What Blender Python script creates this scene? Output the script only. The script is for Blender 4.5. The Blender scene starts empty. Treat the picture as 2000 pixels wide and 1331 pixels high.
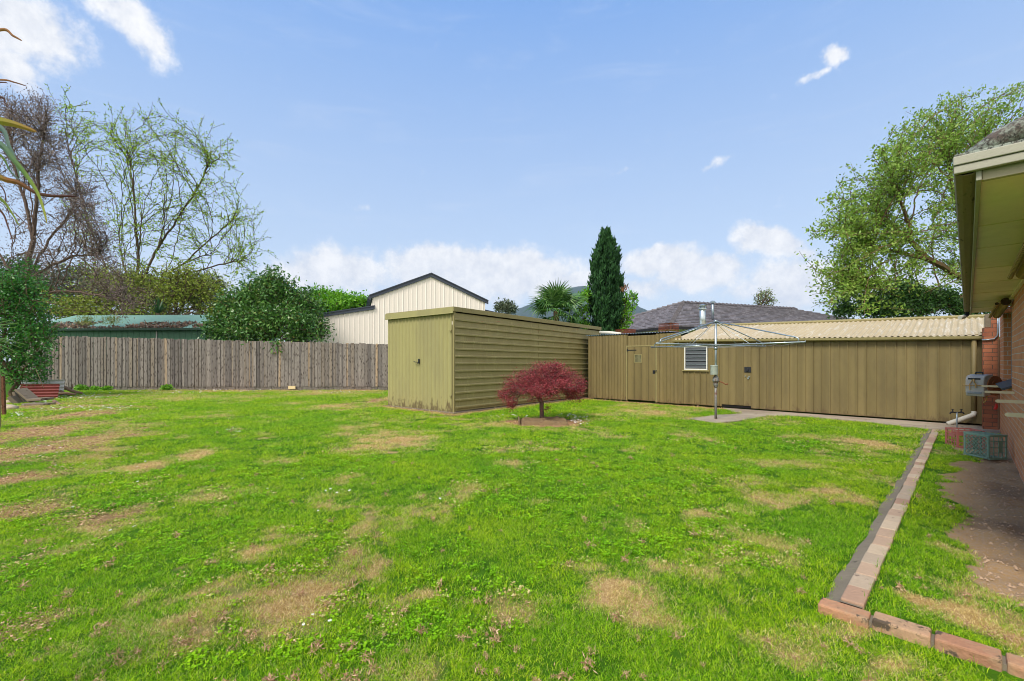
# Back yard with metal sheds, lawn, clothes hoist and maple: everything below is built in code.
EXPO = 0.75
SKYS = 0.12
SUNE = 2.3
HAZE = 0.0001
K_ = 1/(SKYS*2**EXPO)
GR0 = (68, 126, 4); GR1 = (138, 200, 10); GR2 = (204, 234, 58)
SKYFILL = 1.4
import bpy, bmesh, math, random
import numpy as np
from mathutils import Vector, Matrix
random.seed(7); RNG = np.random.default_rng(11)
S = bpy.context.scene
COL = S.collection
F = 885.0; H = 1.45; HZ = 706.0
PI = math.pi
def G(px, py, z=0.0):                      # pixel of the photograph -> point at height z
    Y = F*(H-z)/(py-HZ); return ((px-1000)/F*Y, Y)
def P(px, py, Y): return Vector(((px-1000)/F*Y, Y, H+(HZ-py)/F*Y))
def lin(c):
    return tuple(((v/255)/12.92 if v/255 <= .04045 else ((v/255+.055)/1.055)**2.4) for v in c)
# ---------------------------------------------------------------- value noise
_LAT = np.random.default_rng(5).random((256, 256))
def vn(x, y, s=1.0, o=0.0):
    x = np.asarray(x, float)*s+o*17.3+1000; y = np.asarray(y, float)*s+o*7.7+1000
    xi = np.floor(x).astype(int); yi = np.floor(y).astype(int)
    fx = x-xi; fy = y-yi; fx = fx*fx*(3-2*fx); fy = fy*fy*(3-2*fy)
    a = _LAT[xi & 255, yi & 255]; b = _LAT[(xi+1) & 255, yi & 255]
    c = _LAT[xi & 255, (yi+1) & 255]; d = _LAT[(xi+1) & 255, (yi+1) & 255]
    return (a*(1-fx)+b*fx)*(1-fy)+(c*(1-fx)+d*fx)*fy
def fbm(x, y, s=1.0, o=0.0, n=3):
    r = 0; a = .5; t = 0
    for k in range(n):
        r = r+a*vn(x, y, s*2**k, o+k*3.1); t += a; a *= .5
    return r/t
def inpoly(x, y, poly):
    x = np.asarray(x); y = np.asarray(y); r = np.zeros(x.shape, bool)
    n = len(poly)
    for i in range(n):
        x1, y1 = poly[i]; x2, y2 = poly[(i+1) % n]
        if y1 == y2: continue
        c = ((y1 > y) != (y2 > y)) & (x < (x2-x1)*(y-y1)/(y2-y1)+x1)
        r ^= c
    return r
# ---------------------------------------------------------------- materials
def newmat(name):
    m = bpy.data.materials.new(name); m.use_nodes = True
    nt = m.node_tree; b = nt.nodes['Principled BSDF']
    return m, nt, b
def nd(nt, typ, **kw):
    n = nt.nodes.new(typ)
    for k, v in kw.items():
        if k.startswith('i_'):
            key = k[2:]
            n.inputs[int(key) if key.isdigit() else key.replace('_', ' ')].default_value = v
        else: setattr(n, k, v)
    return n
def mixc(nt, fac, a, b, mode='MIX'):
    n = nt.nodes.new('ShaderNodeMix'); n.data_type = 'RGBA'; n.blend_type = mode
    for sock, v in ((n.inputs[0], fac), (n.inputs[6], a), (n.inputs[7], b)):
        if hasattr(v, 'type') and hasattr(v, 'links') or isinstance(v, bpy.types.NodeSocket): nt.links.new(v, sock)
        elif isinstance(v, (int, float)): sock.default_value = v
        else: sock.default_value = (*v[:3], 1)
    return n.outputs[2]
def mth(nt, op, a, b=None, c=None, clamp=False):
    n = nt.nodes.new('ShaderNodeMath'); n.operation = op; n.use_clamp = clamp
    for i, v in enumerate((a, b, c)):
        if v is None: continue
        if isinstance(v, bpy.types.NodeSocket): nt.links.new(v, n.inputs[i])
        else: n.inputs[i].default_value = v
    return n.outputs[0]
def ramp(nt, fac, stops, interp='LINEAR'):
    n = nt.nodes.new('ShaderNodeValToRGB'); n.color_ramp.interpolation = interp
    e = n.color_ramp.elements
    while len(e) < len(stops): e.new(.5)
    for el, (p, c) in zip(e, stops):
        el.position = p; el.color = (*c, 1) if len(c) == 3 else c
    nt.links.new(fac, n.inputs[0]); return n.outputs[0]
def coords(nt, scale=(1, 1, 1), kind='Object', rot=(0, 0, 0)):
    tc = nt.nodes.new('ShaderNodeTexCoord'); mp = nt.nodes.new('ShaderNodeMapping')
    mp.inputs['Scale'].default_value = scale; mp.inputs['Rotation'].default_value = rot
    nt.links.new(tc.outputs[kind], mp.inputs[0]); return mp.outputs[0]
def noise(nt, vec, scale, detail=4, rough=.6, dist=0):
    n = nd(nt, 'ShaderNodeTexNoise', i_Scale=scale, i_Detail=detail, i_Roughness=rough, i_Distortion=dist)
    nt.links.new(vec, n.inputs['Vector']); return n.outputs[0]
def bump(nt, b, h, strength=.3, dist=.01):
    n = nd(nt, 'ShaderNodeBump', i_Strength=strength, i_Distance=dist)
    nt.links.new(h, n.inputs['Height']); nt.links.new(n.outputs[0], b.inputs['Normal']); return n
def M(name, col, rough=.7, metal=0., var=.25, vs=3., stretch=(1, 1, 1), col2=None, spot=None, spotcol=None,
      spots=12., bmp=.2, bs=60., spec=.3, low=None, board=0):
    """worn surface: base colour broken up by two noises, optional second colour in patches, optional small spots"""
    m, nt, b = newmat(name)
    v = coords(nt, stretch)
    n1 = noise(nt, v, vs, 5, .65); n2 = noise(nt, v, vs*9, 3, .6)
    base = lin(col)
    c = mixc(nt, mth(nt, 'MULTIPLY', n1, 1.0), tuple(x*(1-var) for x in base), tuple(x*(1+var) for x in base))
    if col2: c = mixc(nt, ramp(nt, noise(nt, v, vs*.6, 6, .7), [(.45, (0, 0, 0)), (.62, (1, 1, 1))]), c, lin(col2))
    f2 = mth(nt, 'MULTIPLY_ADD', n2, var*1.2, 1-var*.6)
    cc = nt.nodes.new('ShaderNodeCombineColor')
    for i in range(3): nt.links.new(f2, cc.inputs[i])
    c = mixc(nt, 1.0, c, cc.outputs[0], 'MULTIPLY')
    if spot:
        sp = ramp(nt, noise(nt, coords(nt, stretch), spots, 6, .75), [(spot, (0, 0, 0)), (min(1, spot+.05), (1, 1, 1))])
        c = mixc(nt, sp, c, lin(spotcol))
    if board:                                # boards painted at different times
        nb = noise(nt, coords(nt, (1, board, .02)), 1., 1, .5); c = mixc(nt, ramp(nt, nb, [(.40, (0, 0, 0)), (.60, (1, 1, 1))]), mixc(nt, 1., c, (.80, .80, .78), 'MULTIPLY'), c)
    if low:                                  # splashed mud and rust speckle near the ground
        tc = nt.nodes.new('ShaderNodeTexCoord'); sp = nt.nodes.new('ShaderNodeSeparateXYZ'); nt.links.new(tc.outputs['Object'], sp.inputs[0])
        mr = nt.nodes.new('ShaderNodeMapRange'); nt.links.new(sp.outputs[2], mr.inputs[0]); mr.inputs[1].default_value = 0; mr.inputs[2].default_value = low[0]; mr.inputs[3].default_value = .17; mr.inputs[4].default_value = -.12
        nl = noise(nt, coords(nt, (1, 1, .45)), 7., 6, .75)
        c = mixc(nt, ramp(nt, mth(nt, 'ADD', nl, mr.outputs[0]), [(.56, (0, 0, 0)), (.68, (.8, .8, .8))]), c, lin(low[1]))
    nt.links.new(c, b.inputs['Base Color'])
    b.inputs['Roughness'].default_value = rough; b.inputs['Metallic'].default_value = metal
    b.inputs['Specular IOR Level'].default_value = spec
    bump(nt, b, noise(nt, coords(nt), bs, 3, .6), bmp, .01)
    return m
def leafmat(name, stops, trans=.3, rough=.5, spec=.4, attr='rnd'):
    m, nt, b = newmat(name)
    a = nd(nt, 'ShaderNodeAttribute', attribute_name=attr)
    c = ramp(nt, a.outputs['Fac'], [(p, lin(cc)) for p, cc in stops])
    nt.links.new(c, b.inputs['Base Color']); b.inputs['Roughness'].default_value = rough
    b.inputs['Specular IOR Level'].default_value = spec
    tr = nt.nodes.new('ShaderNodeBsdfTranslucent'); nt.links.new(c, tr.inputs[0])
    mx = nt.nodes.new('ShaderNodeMixShader'); mx.inputs[0].default_value = trans
    nt.links.new(b.outputs[0], mx.inputs[1]); nt.links.new(tr.outputs[0], mx.inputs[2])
    nt.links.new(mx.outputs[0], nt.nodes['Material Output'].inputs[0]); return m
# ---------------------------------------------------------------- objects
def tag(o, label=None, cat=None, group=None, kind=None):
    if label: o['label'] = label
    if cat: o['category'] = cat
    if group: o['group'] = group
    if kind: o['kind'] = kind
    return o
def empty(name, loc, rz=0., label=None, cat=None, group=None):
    o = bpy.data.objects.new(name, None); COL.objects.link(o); o.empty_display_size = .2
    o.location = loc; o.rotation_euler = (0, 0, rz); return tag(o, label, cat, group)
def link(name, me, mat, parent=None, smooth=False):
    if mat: me.materials.append(mat)
    if smooth and len(me.polygons): me.polygons.foreach_set('use_smooth', [True]*len(me.polygons))
    o = bpy.data.objects.new(name, me); COL.objects.link(o)
    if parent: o.parent = parent
    return o
class MB:
    def __init__(s, off=(0, 0, 0)): s.v = []; s.f = []; s.off = Vector(off); s.a = []; s.cur = 0.
    def add(s, vs, fs):
        b = len(s.v); s.v += [Vector(p)-s.off for p in vs]; s.f += [tuple(b+i for i in f) for f in fs]
        s.a += [s.cur]*len(vs); return s
    def box(s, x0, x1, y0, y1, z0, z1, mat=None):
        vs = [Vector((x, y, z)) for z in (z0, z1) for x, y in ((x0, y0), (x1, y0), (x1, y1), (x0, y1))]
        if mat is not None: vs = [mat @ p for p in vs]
        return s.add(vs, [(3, 2, 1, 0), (4, 5, 6, 7), (0, 1, 5, 4), (1, 2, 6, 5), (2, 3, 7, 6), (3, 0, 4, 7)])
    def prism(s, poly, z0, z1):
        n = len(poly)
        def zz(z, p): return z(p[0], p[1]) if callable(z) else z
        vs = [(x, y, zz(z0, (x, y))) for x, y in poly]+[(x, y, zz(z1, (x, y))) for x, y in poly]
        return s.add(vs, [tuple(range(n-1, -1, -1)), tuple(range(n, 2*n))]+[(i, (i+1) % n, n+(i+1) % n, n+i) for i in range(n)])
    def tube(s, pts, r, n=8, cap=True, flat=1.):
        pts = [Vector(p) for p in pts]; k = len(pts); rs = r if isinstance(r, (list, tuple)) else [r]*k
        vs = []; up = None
        for i, p in enumerate(pts):
            d = (pts[min(i+1, k-1)]-pts[max(i-1, 0)]).normalized()
            if up is None or abs(up.dot(d)) > .98: up = Vector((0, 0, 1)) if abs(d.z) < .9 else Vector((1, 0, 0))
            a = d.cross(up).normalized(); b = a.cross(d).normalized(); up = b
            for j in range(n):
                th = 2*PI*j/n; vs.append(p+a*math.cos(th)*rs[i]+b*math.sin(th)*rs[i]*flat)
        fs = [(i*n+j, i*n+(j+1) % n, (i+1)*n+(j+1) % n, (i+1)*n+j) for i in range(k-1) for j in range(n)]
        if cap: fs += [tuple(range(n-1, -1, -1)), tuple(range((k-1)*n, k*n))]
        return s.add(vs, fs)
    def strip(s, rows):                    # grid of rows of points
        n = len(rows[0]); vs = [p for r in rows for p in r]
        return s.add(vs, [(i*n+j, i*n+j+1, (i+1)*n+j+1, (i+1)*n+j) for i in range(len(rows)-1) for j in range(n-1)])
    def build(s, name, mat, parent=None, smooth=False, bevel=0., solid=0., attr=False, autosm=False):
        me = bpy.data.meshes.new(name); me.from_pydata(s.v, [], s.f); me.validate()
        bm = bmesh.new(); bm.from_mesh(me); bmesh.ops.recalc_face_normals(bm, faces=bm.faces); bm.to_mesh(me); bm.free()
        if attr:
            at = me.attributes.new('rnd', 'FLOAT', 'POINT'); at.data.foreach_set('value', s.a)
        o = link(name, me, mat, parent, smooth)
        if solid: md = o.modifiers.new('s', 'SOLIDIFY'); md.thickness = solid; md.offset = 0
        if bevel: md = o.modifiers.new('b', 'BEVEL'); md.width = bevel; md.segments = 2; md.limit_method = 'ANGLE'
        return o
def npmesh(name, V, faces_n, mat, parent=None, attrs=None, smooth=False):
    """V (N,3); faces are consecutive groups of faces_n vertices"""
    me = bpy.data.meshes.new(name); V = np.asarray(V, np.float32); N = len(V); nf = N//faces_n
    me.vertices.add(N); me.vertices.foreach_set('co', V.ravel())
    me.loops.add(N); me.loops.foreach_set('vertex_index', np.arange(N, dtype=np.int32))
    me.polygons.add(nf); me.polygons.foreach_set('loop_start', np.arange(0, N, faces_n, dtype=np.int32))
    me.polygons.foreach_set('loop_total', np.full(nf, faces_n, np.int32))
    me.update(calc_edges=True)
    for k, a in (attrs or {}).items():
        at = me.attributes.new(k, 'FLOAT', 'POINT'); at.data.foreach_set('value', np.asarray(a, np.float32))
    return link(name, me, mat, parent, smooth)
def unit(a): return a/np.maximum(np.linalg.norm(a, axis=-1, keepdims=True), 1e-9)
def leaf_verts(p, size, width=.45, bias=(0, 0, 0), rng=RNG, spread=1., fold=0.):
    """rhombic leaves at points p; returns (4N,3)"""
    n = len(p); d = unit(rng.normal(size=(n, 3))*spread+np.asarray(bias)); q = unit(rng.normal(size=(n, 3)))
    s = unit(np.cross(d, q)); L = (size*(.6+.8*rng.random(n)))[:, None]
    V = np.stack([p, p+d*L*.45+s*L*width*.5, p+d*L, p+d*L*.45-s*L*width*.5], 1)
    return V.reshape(-1, 3)
def mst(root, T, bf=.35, stem=None):
    """minimum spanning tree with path-length cost: grows limbs from the root to targets T"""
    nodes = [np.asarray(root, float)] if stem is None else [np.asarray(q, float) for q in stem]
    par = [-1]+list(range(len(nodes)-1)); pl = [0.]
    for i in range(1, len(nodes)): pl.append(pl[-1]+np.linalg.norm(nodes[i]-nodes[i-1])*.35)
    T = np.asarray(T, float); n = len(T); best = np.full(n, 1e9); bp = np.zeros(n, int); done = np.zeros(n, bool)
    for i, q in enumerate(nodes):
        c = np.linalg.norm(T-q, axis=1)+bf*pl[i]; m = c < best; best[m] = c[m]; bp[m] = i
    for _ in range(n):
        j = int(np.argmin(np.where(done, 1e9, best))); done[j] = True; pi = int(bp[j])
        nodes.append(T[j]); par.append(pi); pl.append(pl[pi]+np.linalg.norm(T[j]-nodes[pi])); k = len(nodes)-1
        c = np.linalg.norm(T-T[j], axis=1)+bf*pl[k]; m = (c < best) & ~done; best[m] = c[m]; bp[m] = k
    N = np.array(nodes); par = np.array(par); w = np.zeros(len(N)); ch = np.zeros(len(N), int)
    for k in range(len(N)-1, 0, -1):
        if ch[k] == 0: w[k] = 1
        w[par[k]] += w[k]; ch[par[k]] += 1
    return N, par, w, ch
def branch_mesh(name, N, par, w, mat, parent, rmin=.01, rtrunk=.2, power=.5, sides=5, jit=.0):
    w = np.maximum(w, 1); r = rmin+(rtrunk-rmin)*((w-1)/(w.max()-1))**power
    idx = np.arange(1, len(N)); a = N[par[idx]]; b = N[idx]; ra = np.minimum(r[par[idx]], r[idx]*1.5+.002); rb = r[idx]
    mid = (a+b)/2+RNG.normal(size=a.shape)*(np.linalg.norm(b-a, axis=1)*jit)[:, None]
    out = []
    for (p, q, rp, rq) in ((a, mid, ra, (ra+rb)/2), (mid, b, (ra+rb)/2, rb)):
        d = unit(q-p); ref = np.where(np.abs(d[:, 2:3]) < .9, np.array([[0, 0, 1.]]), np.array([[1., 0, 0]]))
        u = unit(np.cross(d, ref)); v = np.cross(u, d); q = q+d*rq[:, None]*.4; rings = []
        for pt, rr in ((p, rp), (q, rq)):
            rings.append([pt+(u*math.cos(2*PI*j/sides)+v*math.sin(2*PI*j/sides))*rr[:, None] for j in range(sides)])
        for j in range(sides):
            k = (j+1) % sides
            out.append(np.stack([rings[0][j], rings[0][k], rings[1][k], rings[1][j]], 1).reshape(-1, 3))
    return npmesh(name, np.concatenate(out), 4, mat, parent)
def ell(n, c, r, shell=0., rng=RNG):
    d = unit(rng.normal(size=(n, 3))); rad = (shell+(1-shell)*rng.random(n))**(1/3 if shell == 0 else 1)
    return np.asarray(c)+d*rad[:, None]*np.asarray(r)
# ================================================================ camera, sky, sun
cam = bpy.data.cameras.new('camera'); cam.lens = 36*F/2000; cam.sensor_width = 36; cam.shift_y = (HZ-665.5)/2000
cam.clip_start = .05; cam.clip_end = 20000
co = bpy.data.objects.new('camera', cam); COL.objects.link(co); co.location = (0, 0, H); co.rotation_euler = (PI/2, 0, 0)
S.camera = co
S.view_settings.view_transform = 'Standard'; S.view_settings.look = 'None'; S.view_settings.gamma = 1
S.view_settings.exposure = EXPO
S.cycles.use_denoising = True; S.cycles.denoising_prefilter = 'ACCURATE'; S.cycles.filter_width = 1.0; S.cycles.max_bounces = 6; S.cycles.transparent_max_bounces = 6
SUN_AZ = math.radians(-140)     # direction the light comes from, measured from +Y towards +X
SUN_EL = math.radians(52)
w = bpy.data.worlds.new('World'); S.world = w; w.use_nodes = True; nt = w.node_tree
bg = nt.nodes['Background']; bg.inputs[1].default_value = SKYS
sky = nt.nodes.new('ShaderNodeTexSky'); sky.sky_type = 'NISHITA'; sky.sun_disc = False
sky.sun_elevation = SUN_EL; sky.sun_rotation = SUN_AZ; sky.air_density = 1.0; sky.dust_density = 1.2; sky.ozone_density = 2.2
tc = nt.nodes.new('ShaderNodeTexCoord'); sp = nt.nodes.new('ShaderNodeSeparateXYZ'); nt.links.new(tc.outputs['Generated'], sp.inputs[0])
az = mth(nt, 'ARCTAN2', sp.outputs[0], sp.outputs[1]); el = mth(nt, 'ARCSINE', sp.outputs[2])
cb = nt.nodes.new('ShaderNodeCombineXYZ'); nt.links.new(az, cb.inputs[0]); nt.links.new(el, cb.inputs[1])
pv = cb.outputs[0]
wn = nd(nt, 'ShaderNodeTexNoise', i_Scale=7., i_Detail=5., i_Roughness=.6); nt.links.new(pv, wn.inputs['Vector'])
wa = nt.nodes.new('ShaderNodeVectorMath'); wa.operation = 'MULTIPLY_ADD'
nt.links.new(wn.outputs[1], wa.inputs[0]); wa.inputs[1].default_value = (.13, .09, 0); wa.inputs[2].default_value = (-.065, -.045, 0)
wb = nt.nodes.new('ShaderNodeVectorMath'); wb.operation = 'ADD'; nt.links.new(wa.outputs[0], wb.inputs[0]); nt.links.new(pv, wb.inputs[1])
# cumulus: centre (photo px), radii (rad), tilt, strength
def azel(px, py):
    x = (px-1000)/F; z = (HZ-py)/F; return math.atan(x), math.atan(z/math.sqrt(1+x*x))
clouds = [(-40, 10, .11, .06, 0, 1.2), (20, 20, .07, .05, 0, .9), (15, 125, .045, .035, 0, .9), (255, 25, .09, .035, -.5, .85), (300, 60, .05, .03, -.4, .8), (210, -20, .12, .04, -.3, .8),
          (1625, 108, .028, .02, 0, .8), (1590, 148, .025, .009, .4, .5), (1400, 322, .035, .012, .4, .5), (1230, 330, .08, .008, 0, .25),
          (650, 535, .15, .055, 0, 1.0), (560, 560, .1, .05, 0, .5), (870, 530, .14, .06, 0, 1.4), (985, 538, .16, .065, 0, 1.45), (1090, 560, .13, .05, 0, 1.05),
          (885, 480, .02, .018, 0, .4), (1290, 510, .09, .034, .0, 1.2), (1370, 535, .10, .045, .0, 1.3), (1250, 560, .12, .03, 0, .7),
          (1500, 475, .07, .034, -.3, 1.3), (1550, 500, .05, .02, -.3, .8), (1560, 560, .09, .06, 0, 1.1), (1480, 570, .12, .04, 0, .6), (705, 395, .02, .01, 0, .35), (760, 470, .02, .01, 0, .25), (1700, 560, .2, .05, 0, .6), (400, 560, .25, .05, 0, .45)]
acc = None
for (px, py, rx, ry, rot, st) in clouds:
    a0, e0 = azel(px, py)
    s1 = nt.nodes.new('ShaderNodeVectorMath'); s1.operation = 'SUBTRACT'; nt.links.new(wb.outputs[0], s1.inputs[0]); s1.inputs[1].default_value = (a0, e0, 0)
    r1 = nt.nodes.new('ShaderNodeVectorRotate'); r1.rotation_type = 'Z_AXIS'; r1.inputs['Angle'].default_value = -rot; nt.links.new(s1.outputs[0], r1.inputs[0])
    m1 = nt.nodes.new('ShaderNodeVectorMath'); m1.operation = 'MULTIPLY'; nt.links.new(r1.outputs[0], m1.inputs[0]); m1.inputs[1].default_value = (1/rx, 1/ry, 0)
    l1 = nt.nodes.new('ShaderNodeVectorMath'); l1.operation = 'LENGTH'; nt.links.new(m1.outputs[0], l1.inputs[0])
    v1 = mth(nt, 'MULTIPLY', mth(nt, 'SUBTRACT', 1.25, l1.outputs['Value'], clamp=True), st)
    acc = v1 if acc is None else mth(nt, 'MAXIMUM', acc, v1)
def nt_mr0(nt, v, a, b_):
    n = nt.nodes.new('ShaderNodeMapRange'); nt.links.new(v, n.inputs[0]); n.inputs[1].default_value = a; n.inputs[2].default_value = b_; return n.outputs[0]
n2 = nd(nt, 'ShaderNodeTexNoise', i_Scale=22., i_Detail=9., i_Roughness=.68); nt.links.new(pv, n2.inputs['Vector'])
n3m = nt.nodes.new('ShaderNodeMapping'); n3m.inputs['Scale'].default_value = (1.2, 7, 1); nt.links.new(pv, n3m.inputs[0])
n3 = nd(nt, 'ShaderNodeTexNoise', i_Scale=3.0, i_Detail=7., i_Roughness=.6, i_Distortion=.6); nt.links.new(n3m.outputs[0], n3.inputs['Vector'])
cm = mth(nt, 'ADD', acc, mth(nt, 'MULTIPLY_ADD', n2.outputs[0], 1.3, -.65))
dens = nt.nodes.new('ShaderNodeMapRange'); dens.interpolation_type = 'SMOOTHSTEP'
nt.links.new(cm, dens.inputs[0]); dens.inputs[1].default_value = .14; dens.inputs[2].default_value = .8
wisp = nt.nodes.new('ShaderNodeMapRange'); wisp.interpolation_type = 'SMOOTHSTEP'; nt.links.new(n3.outputs[0], wisp.inputs[0])
wisp.inputs[1].default_value = .5; wisp.inputs[2].default_value = .85; wisp.inputs[4].default_value = .16
lowh = nt.nodes.new('ShaderNodeMapRange'); nt.links.new(el, lowh.inputs[0]); lowh.inputs[1].default_value = .0; lowh.inputs[2].default_value = .62
lowh.inputs[3].default_value = .62; lowh.inputs[4].default_value = 0.
cov = mth(nt, 'MAXIMUM', mth(nt, 'MAXIMUM', dens.outputs[0], wisp.outputs[0]), 0.)
def sc_(c, k=1.): return tuple(x*K_*k for x in lin(c))
vm_ = nt.nodes.new('ShaderNodeMix'); vm_.data_type = 'RGBA'
nt.links.new(nt_mr0(nt, n2.outputs[0], .3, .62), vm_.inputs[0]); vm_.inputs[6].default_value = (*sc_((224, 230, 242)), 1); vm_.inputs[7].default_value = (*sc_((252, 253, 255), 1.06), 1)
# clear-sky colour by elevation (pale near the horizon), kept partly physical
g1_ = mixc(nt, nt_mr0(nt, el, .0, .22), sc_((240, 247, 254)), sc_((208, 228, 253)))
g2_ = mixc(nt, nt_mr0(nt, el, .2, .75), g1_, sc_((122, 176, 248)))
fin = mixc(nt, .82, sky.outputs[0], g2_)
fin = mixc(nt, cov, fin, vm_.outputs[2])
# soft fill light added: the unseen sky behind the camera is made brighter
fin = mixc(nt, nt_mr0(nt, mth(nt, 'ADD', sp.outputs[1], mth(nt, 'MULTIPLY', n3.outputs[0], .3)), .12, -.25), fin, sc_((255, 253, 250), SKYFILL))
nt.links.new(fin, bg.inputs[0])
sun = bpy.data.lights.new('sun', 'SUN'); sun.energy = SUNE; sun.angle = math.radians(18); sun.color = (1, .95, .87)
so = bpy.data.objects.new('sun', sun); COL.objects.link(so)
sd = Vector((math.sin(SUN_AZ)*math.cos(SUN_EL), math.cos(SUN_AZ)*math.cos(SUN_EL), math.sin(SUN_EL)))
so.rotation_euler = sd.to_track_quat('Z', 'Y').to_euler(); so.location = sd*40
# ================================================================ frames
A1 = math.atan2(.705, .709); CA, SA = math.cos(A1), math.sin(A1)
def TE(t, e, z=0): return Vector((t*CA-e*SA, t*SA+e*CA, z))
def toTE(x, y): return x*CA+y*SA, -x*SA+y*CA
SC = (-1.634, 12.58); A2 = math.atan2(.764, .645)
def SF(x, y, z=0): return Vector((SC[0]+x*math.cos(A2)-y*math.sin(A2), SC[1]+x*math.sin(A2)+y*math.cos(A2), z))
# ================================================================ ground
POLYPATH = [G(1345, 819), G(1400, 828), G(1442, 823.5), G(1500, 814), G(1560, 813.5), G(1700, 826), G(1806, 838.5)]+[tuple(TE(13.05, -.47)[:2]), tuple(TE(14.45, -.47)[:2]), tuple(TE(14.44, 4.3)[:2])]+[G(1412, 798), G(1430, 805), G(1455, 809), G(1400, 812)]
SHED = [tuple(SF(*q)[:2]) for q in ((-.03, -.06), (8.2, -.06), (8.2, 3.15), (-.03, 3.15))]
def Z0(x, y):
    x = np.asarray(x, float); y = np.asarray(y, float); t, e = toTE(x, y)
    near = np.clip(1-np.hypot(x, y)/40, 0, 1)
    z = ((fbm(x, y, .45, 1, 3)-.5)*.09+(fbm(x, y, 3, 2, 2)-.5)*.02)*near
    pth = np.exp(-np.clip(14.45-t, 0, 9)/1.0)*(e < 4.5); z = z*(1-np.clip(pth, 0, 1))
    k = 1/(1+np.exp((e-.46)/.03))*1/(1+np.exp(-(t-3.19)/.03))
    z = z*(1-.7*(e < .75))+k*.055*np.exp(-np.clip(t-3.2, 0, 20)/2.2)
    dirt = (1/(1+np.exp((e-.02)/.05)))*(e > -.6)
    z = z-dirt*(t > 3.9)*(.015-(fbm(x, y, 5, 3, 3)-.5)*.10)
    c = G(1062, 825); z = z*(1-np.exp(-((x-c[0])**2+(y-c[1])**2)/1.2))
    return z
def dead(x, y):
    """how much of the turf is dry straw, as the photo's patches lie"""
    x = np.asarray(x, float); y = np.asarray(y, float)
    wx = x+(fbm(x, y, 1.6, 9, 3)-.5)*.9; wy = y+(fbm(x, y, 1.6, 14, 3)-.5)*.9
    s = np.zeros(x.shape)
    for (px, py, rx, ry, st) in PATCH:
        cx, cy = G(px, py); ax = rx*cy/F*.95; ay = ry*cy*cy/(F*H)*.95
        q = ((wx-cx)/ax)**2+((wy-cy)/ay)**2
        s = np.maximum(s, st*.93*np.exp(-q*.85))
    n = fbm(x, y, 1.3, 5, 4); s = s+np.clip((n-.52)*2.0, 0, .38)*(1-.4*np.clip((y-9)/8, 0, 1))
    s = s*(.62+.72*fbm(x, y, 3.6, 51, 3)); s = np.where((x < .2*y) & (y < 4.5), s*.85, s)
    return np.clip(s+(fbm(x, y, 9, 6, 2)-.5)*.9*(s > .08)+(fbm(x, y, 2.6, 8, 3)-.5)*.9*(s > .08), 0, 1)
PATCH = [(775, 862, 60, 18, 1), (690, 845, 40, 6, .5), (255, 912, 60, 14, .85), (370, 888, 28, 10, .9), (190, 882, 60, 8, .65), (265, 947, 30, 8, .75),
         (360, 778, 75, 6, .7), (480, 777, 60, 5, .65), (640, 770, 90, 4, .7), (650, 797, 70, 6, .7), (560, 790, 30, 4, .5), (1015, 907, 32, 8, .95),
         (920, 950, 50, 15, .6), (1085, 977, 25, 8, .6), (850, 990, 20, 6, .6), (830, 965, 15, 12, .6), (1225, 1145, 88, 36, 1.0), (1150, 1118, 60, 12, .7),
         (1330, 1125, 45, 18, .6), (1160, 1098, 50, 12, .5), (1290, 1185, 30, 20, .6), (890, 1155, 50, 14, .6), (760, 1092, 60, 20, .65), (740, 1115, 40, 14, .5),
         (550, 1070, 28, 12, .9), (540, 1195, 60, 24, .8), (440, 1245, 50, 16, .5), (575, 1225, 36, 20, .6), (1255, 805, 60, 9, .85), (1320, 800, 40, 6, .6), (1240, 793, 40, 5, .5),
         (1680, 868, 50, 15, 1), (1720, 890, 25, 18, .6), (1560, 858, 30, 6, .6), (1620, 838, 40, 5, .4), (1350, 955, 25, 8, .45), (1690, 930, 25, 25, .5), (1700, 990, 30, 40, .35),
         (1520, 1290, 140, 32, .8), (1650, 1262, 110, 22, .7), (1880, 1215, 60, 24, .85), (1940, 1240, 50, 20, .7), (1800, 1300, 120, 26, .75), (330, 1250, 120, 35, .4), (700, 1290, 80, 30, .4), (450, 1300, 60, 20, .5),
         (960, 1290, 150, 40, .4), (640, 978, 90, 6, .45), (1140, 852, 24, 3, .5), (1060, 880, 60, 5, .3), (480, 905, 60, 5, .35), (300, 830, 80, 4, .35), (450, 815, 90, 4, .3), (930, 830, 80, 6, .35), (1560, 905, 60, 8, .3), (1470, 1240, 80, 20, .5), (1880, 1080, 20, 12, .5), (1830, 1045, 30, 20, .35), (1375, 1250, 60, 20, .5), (1600, 1200, 90, 20, .5)]
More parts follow.
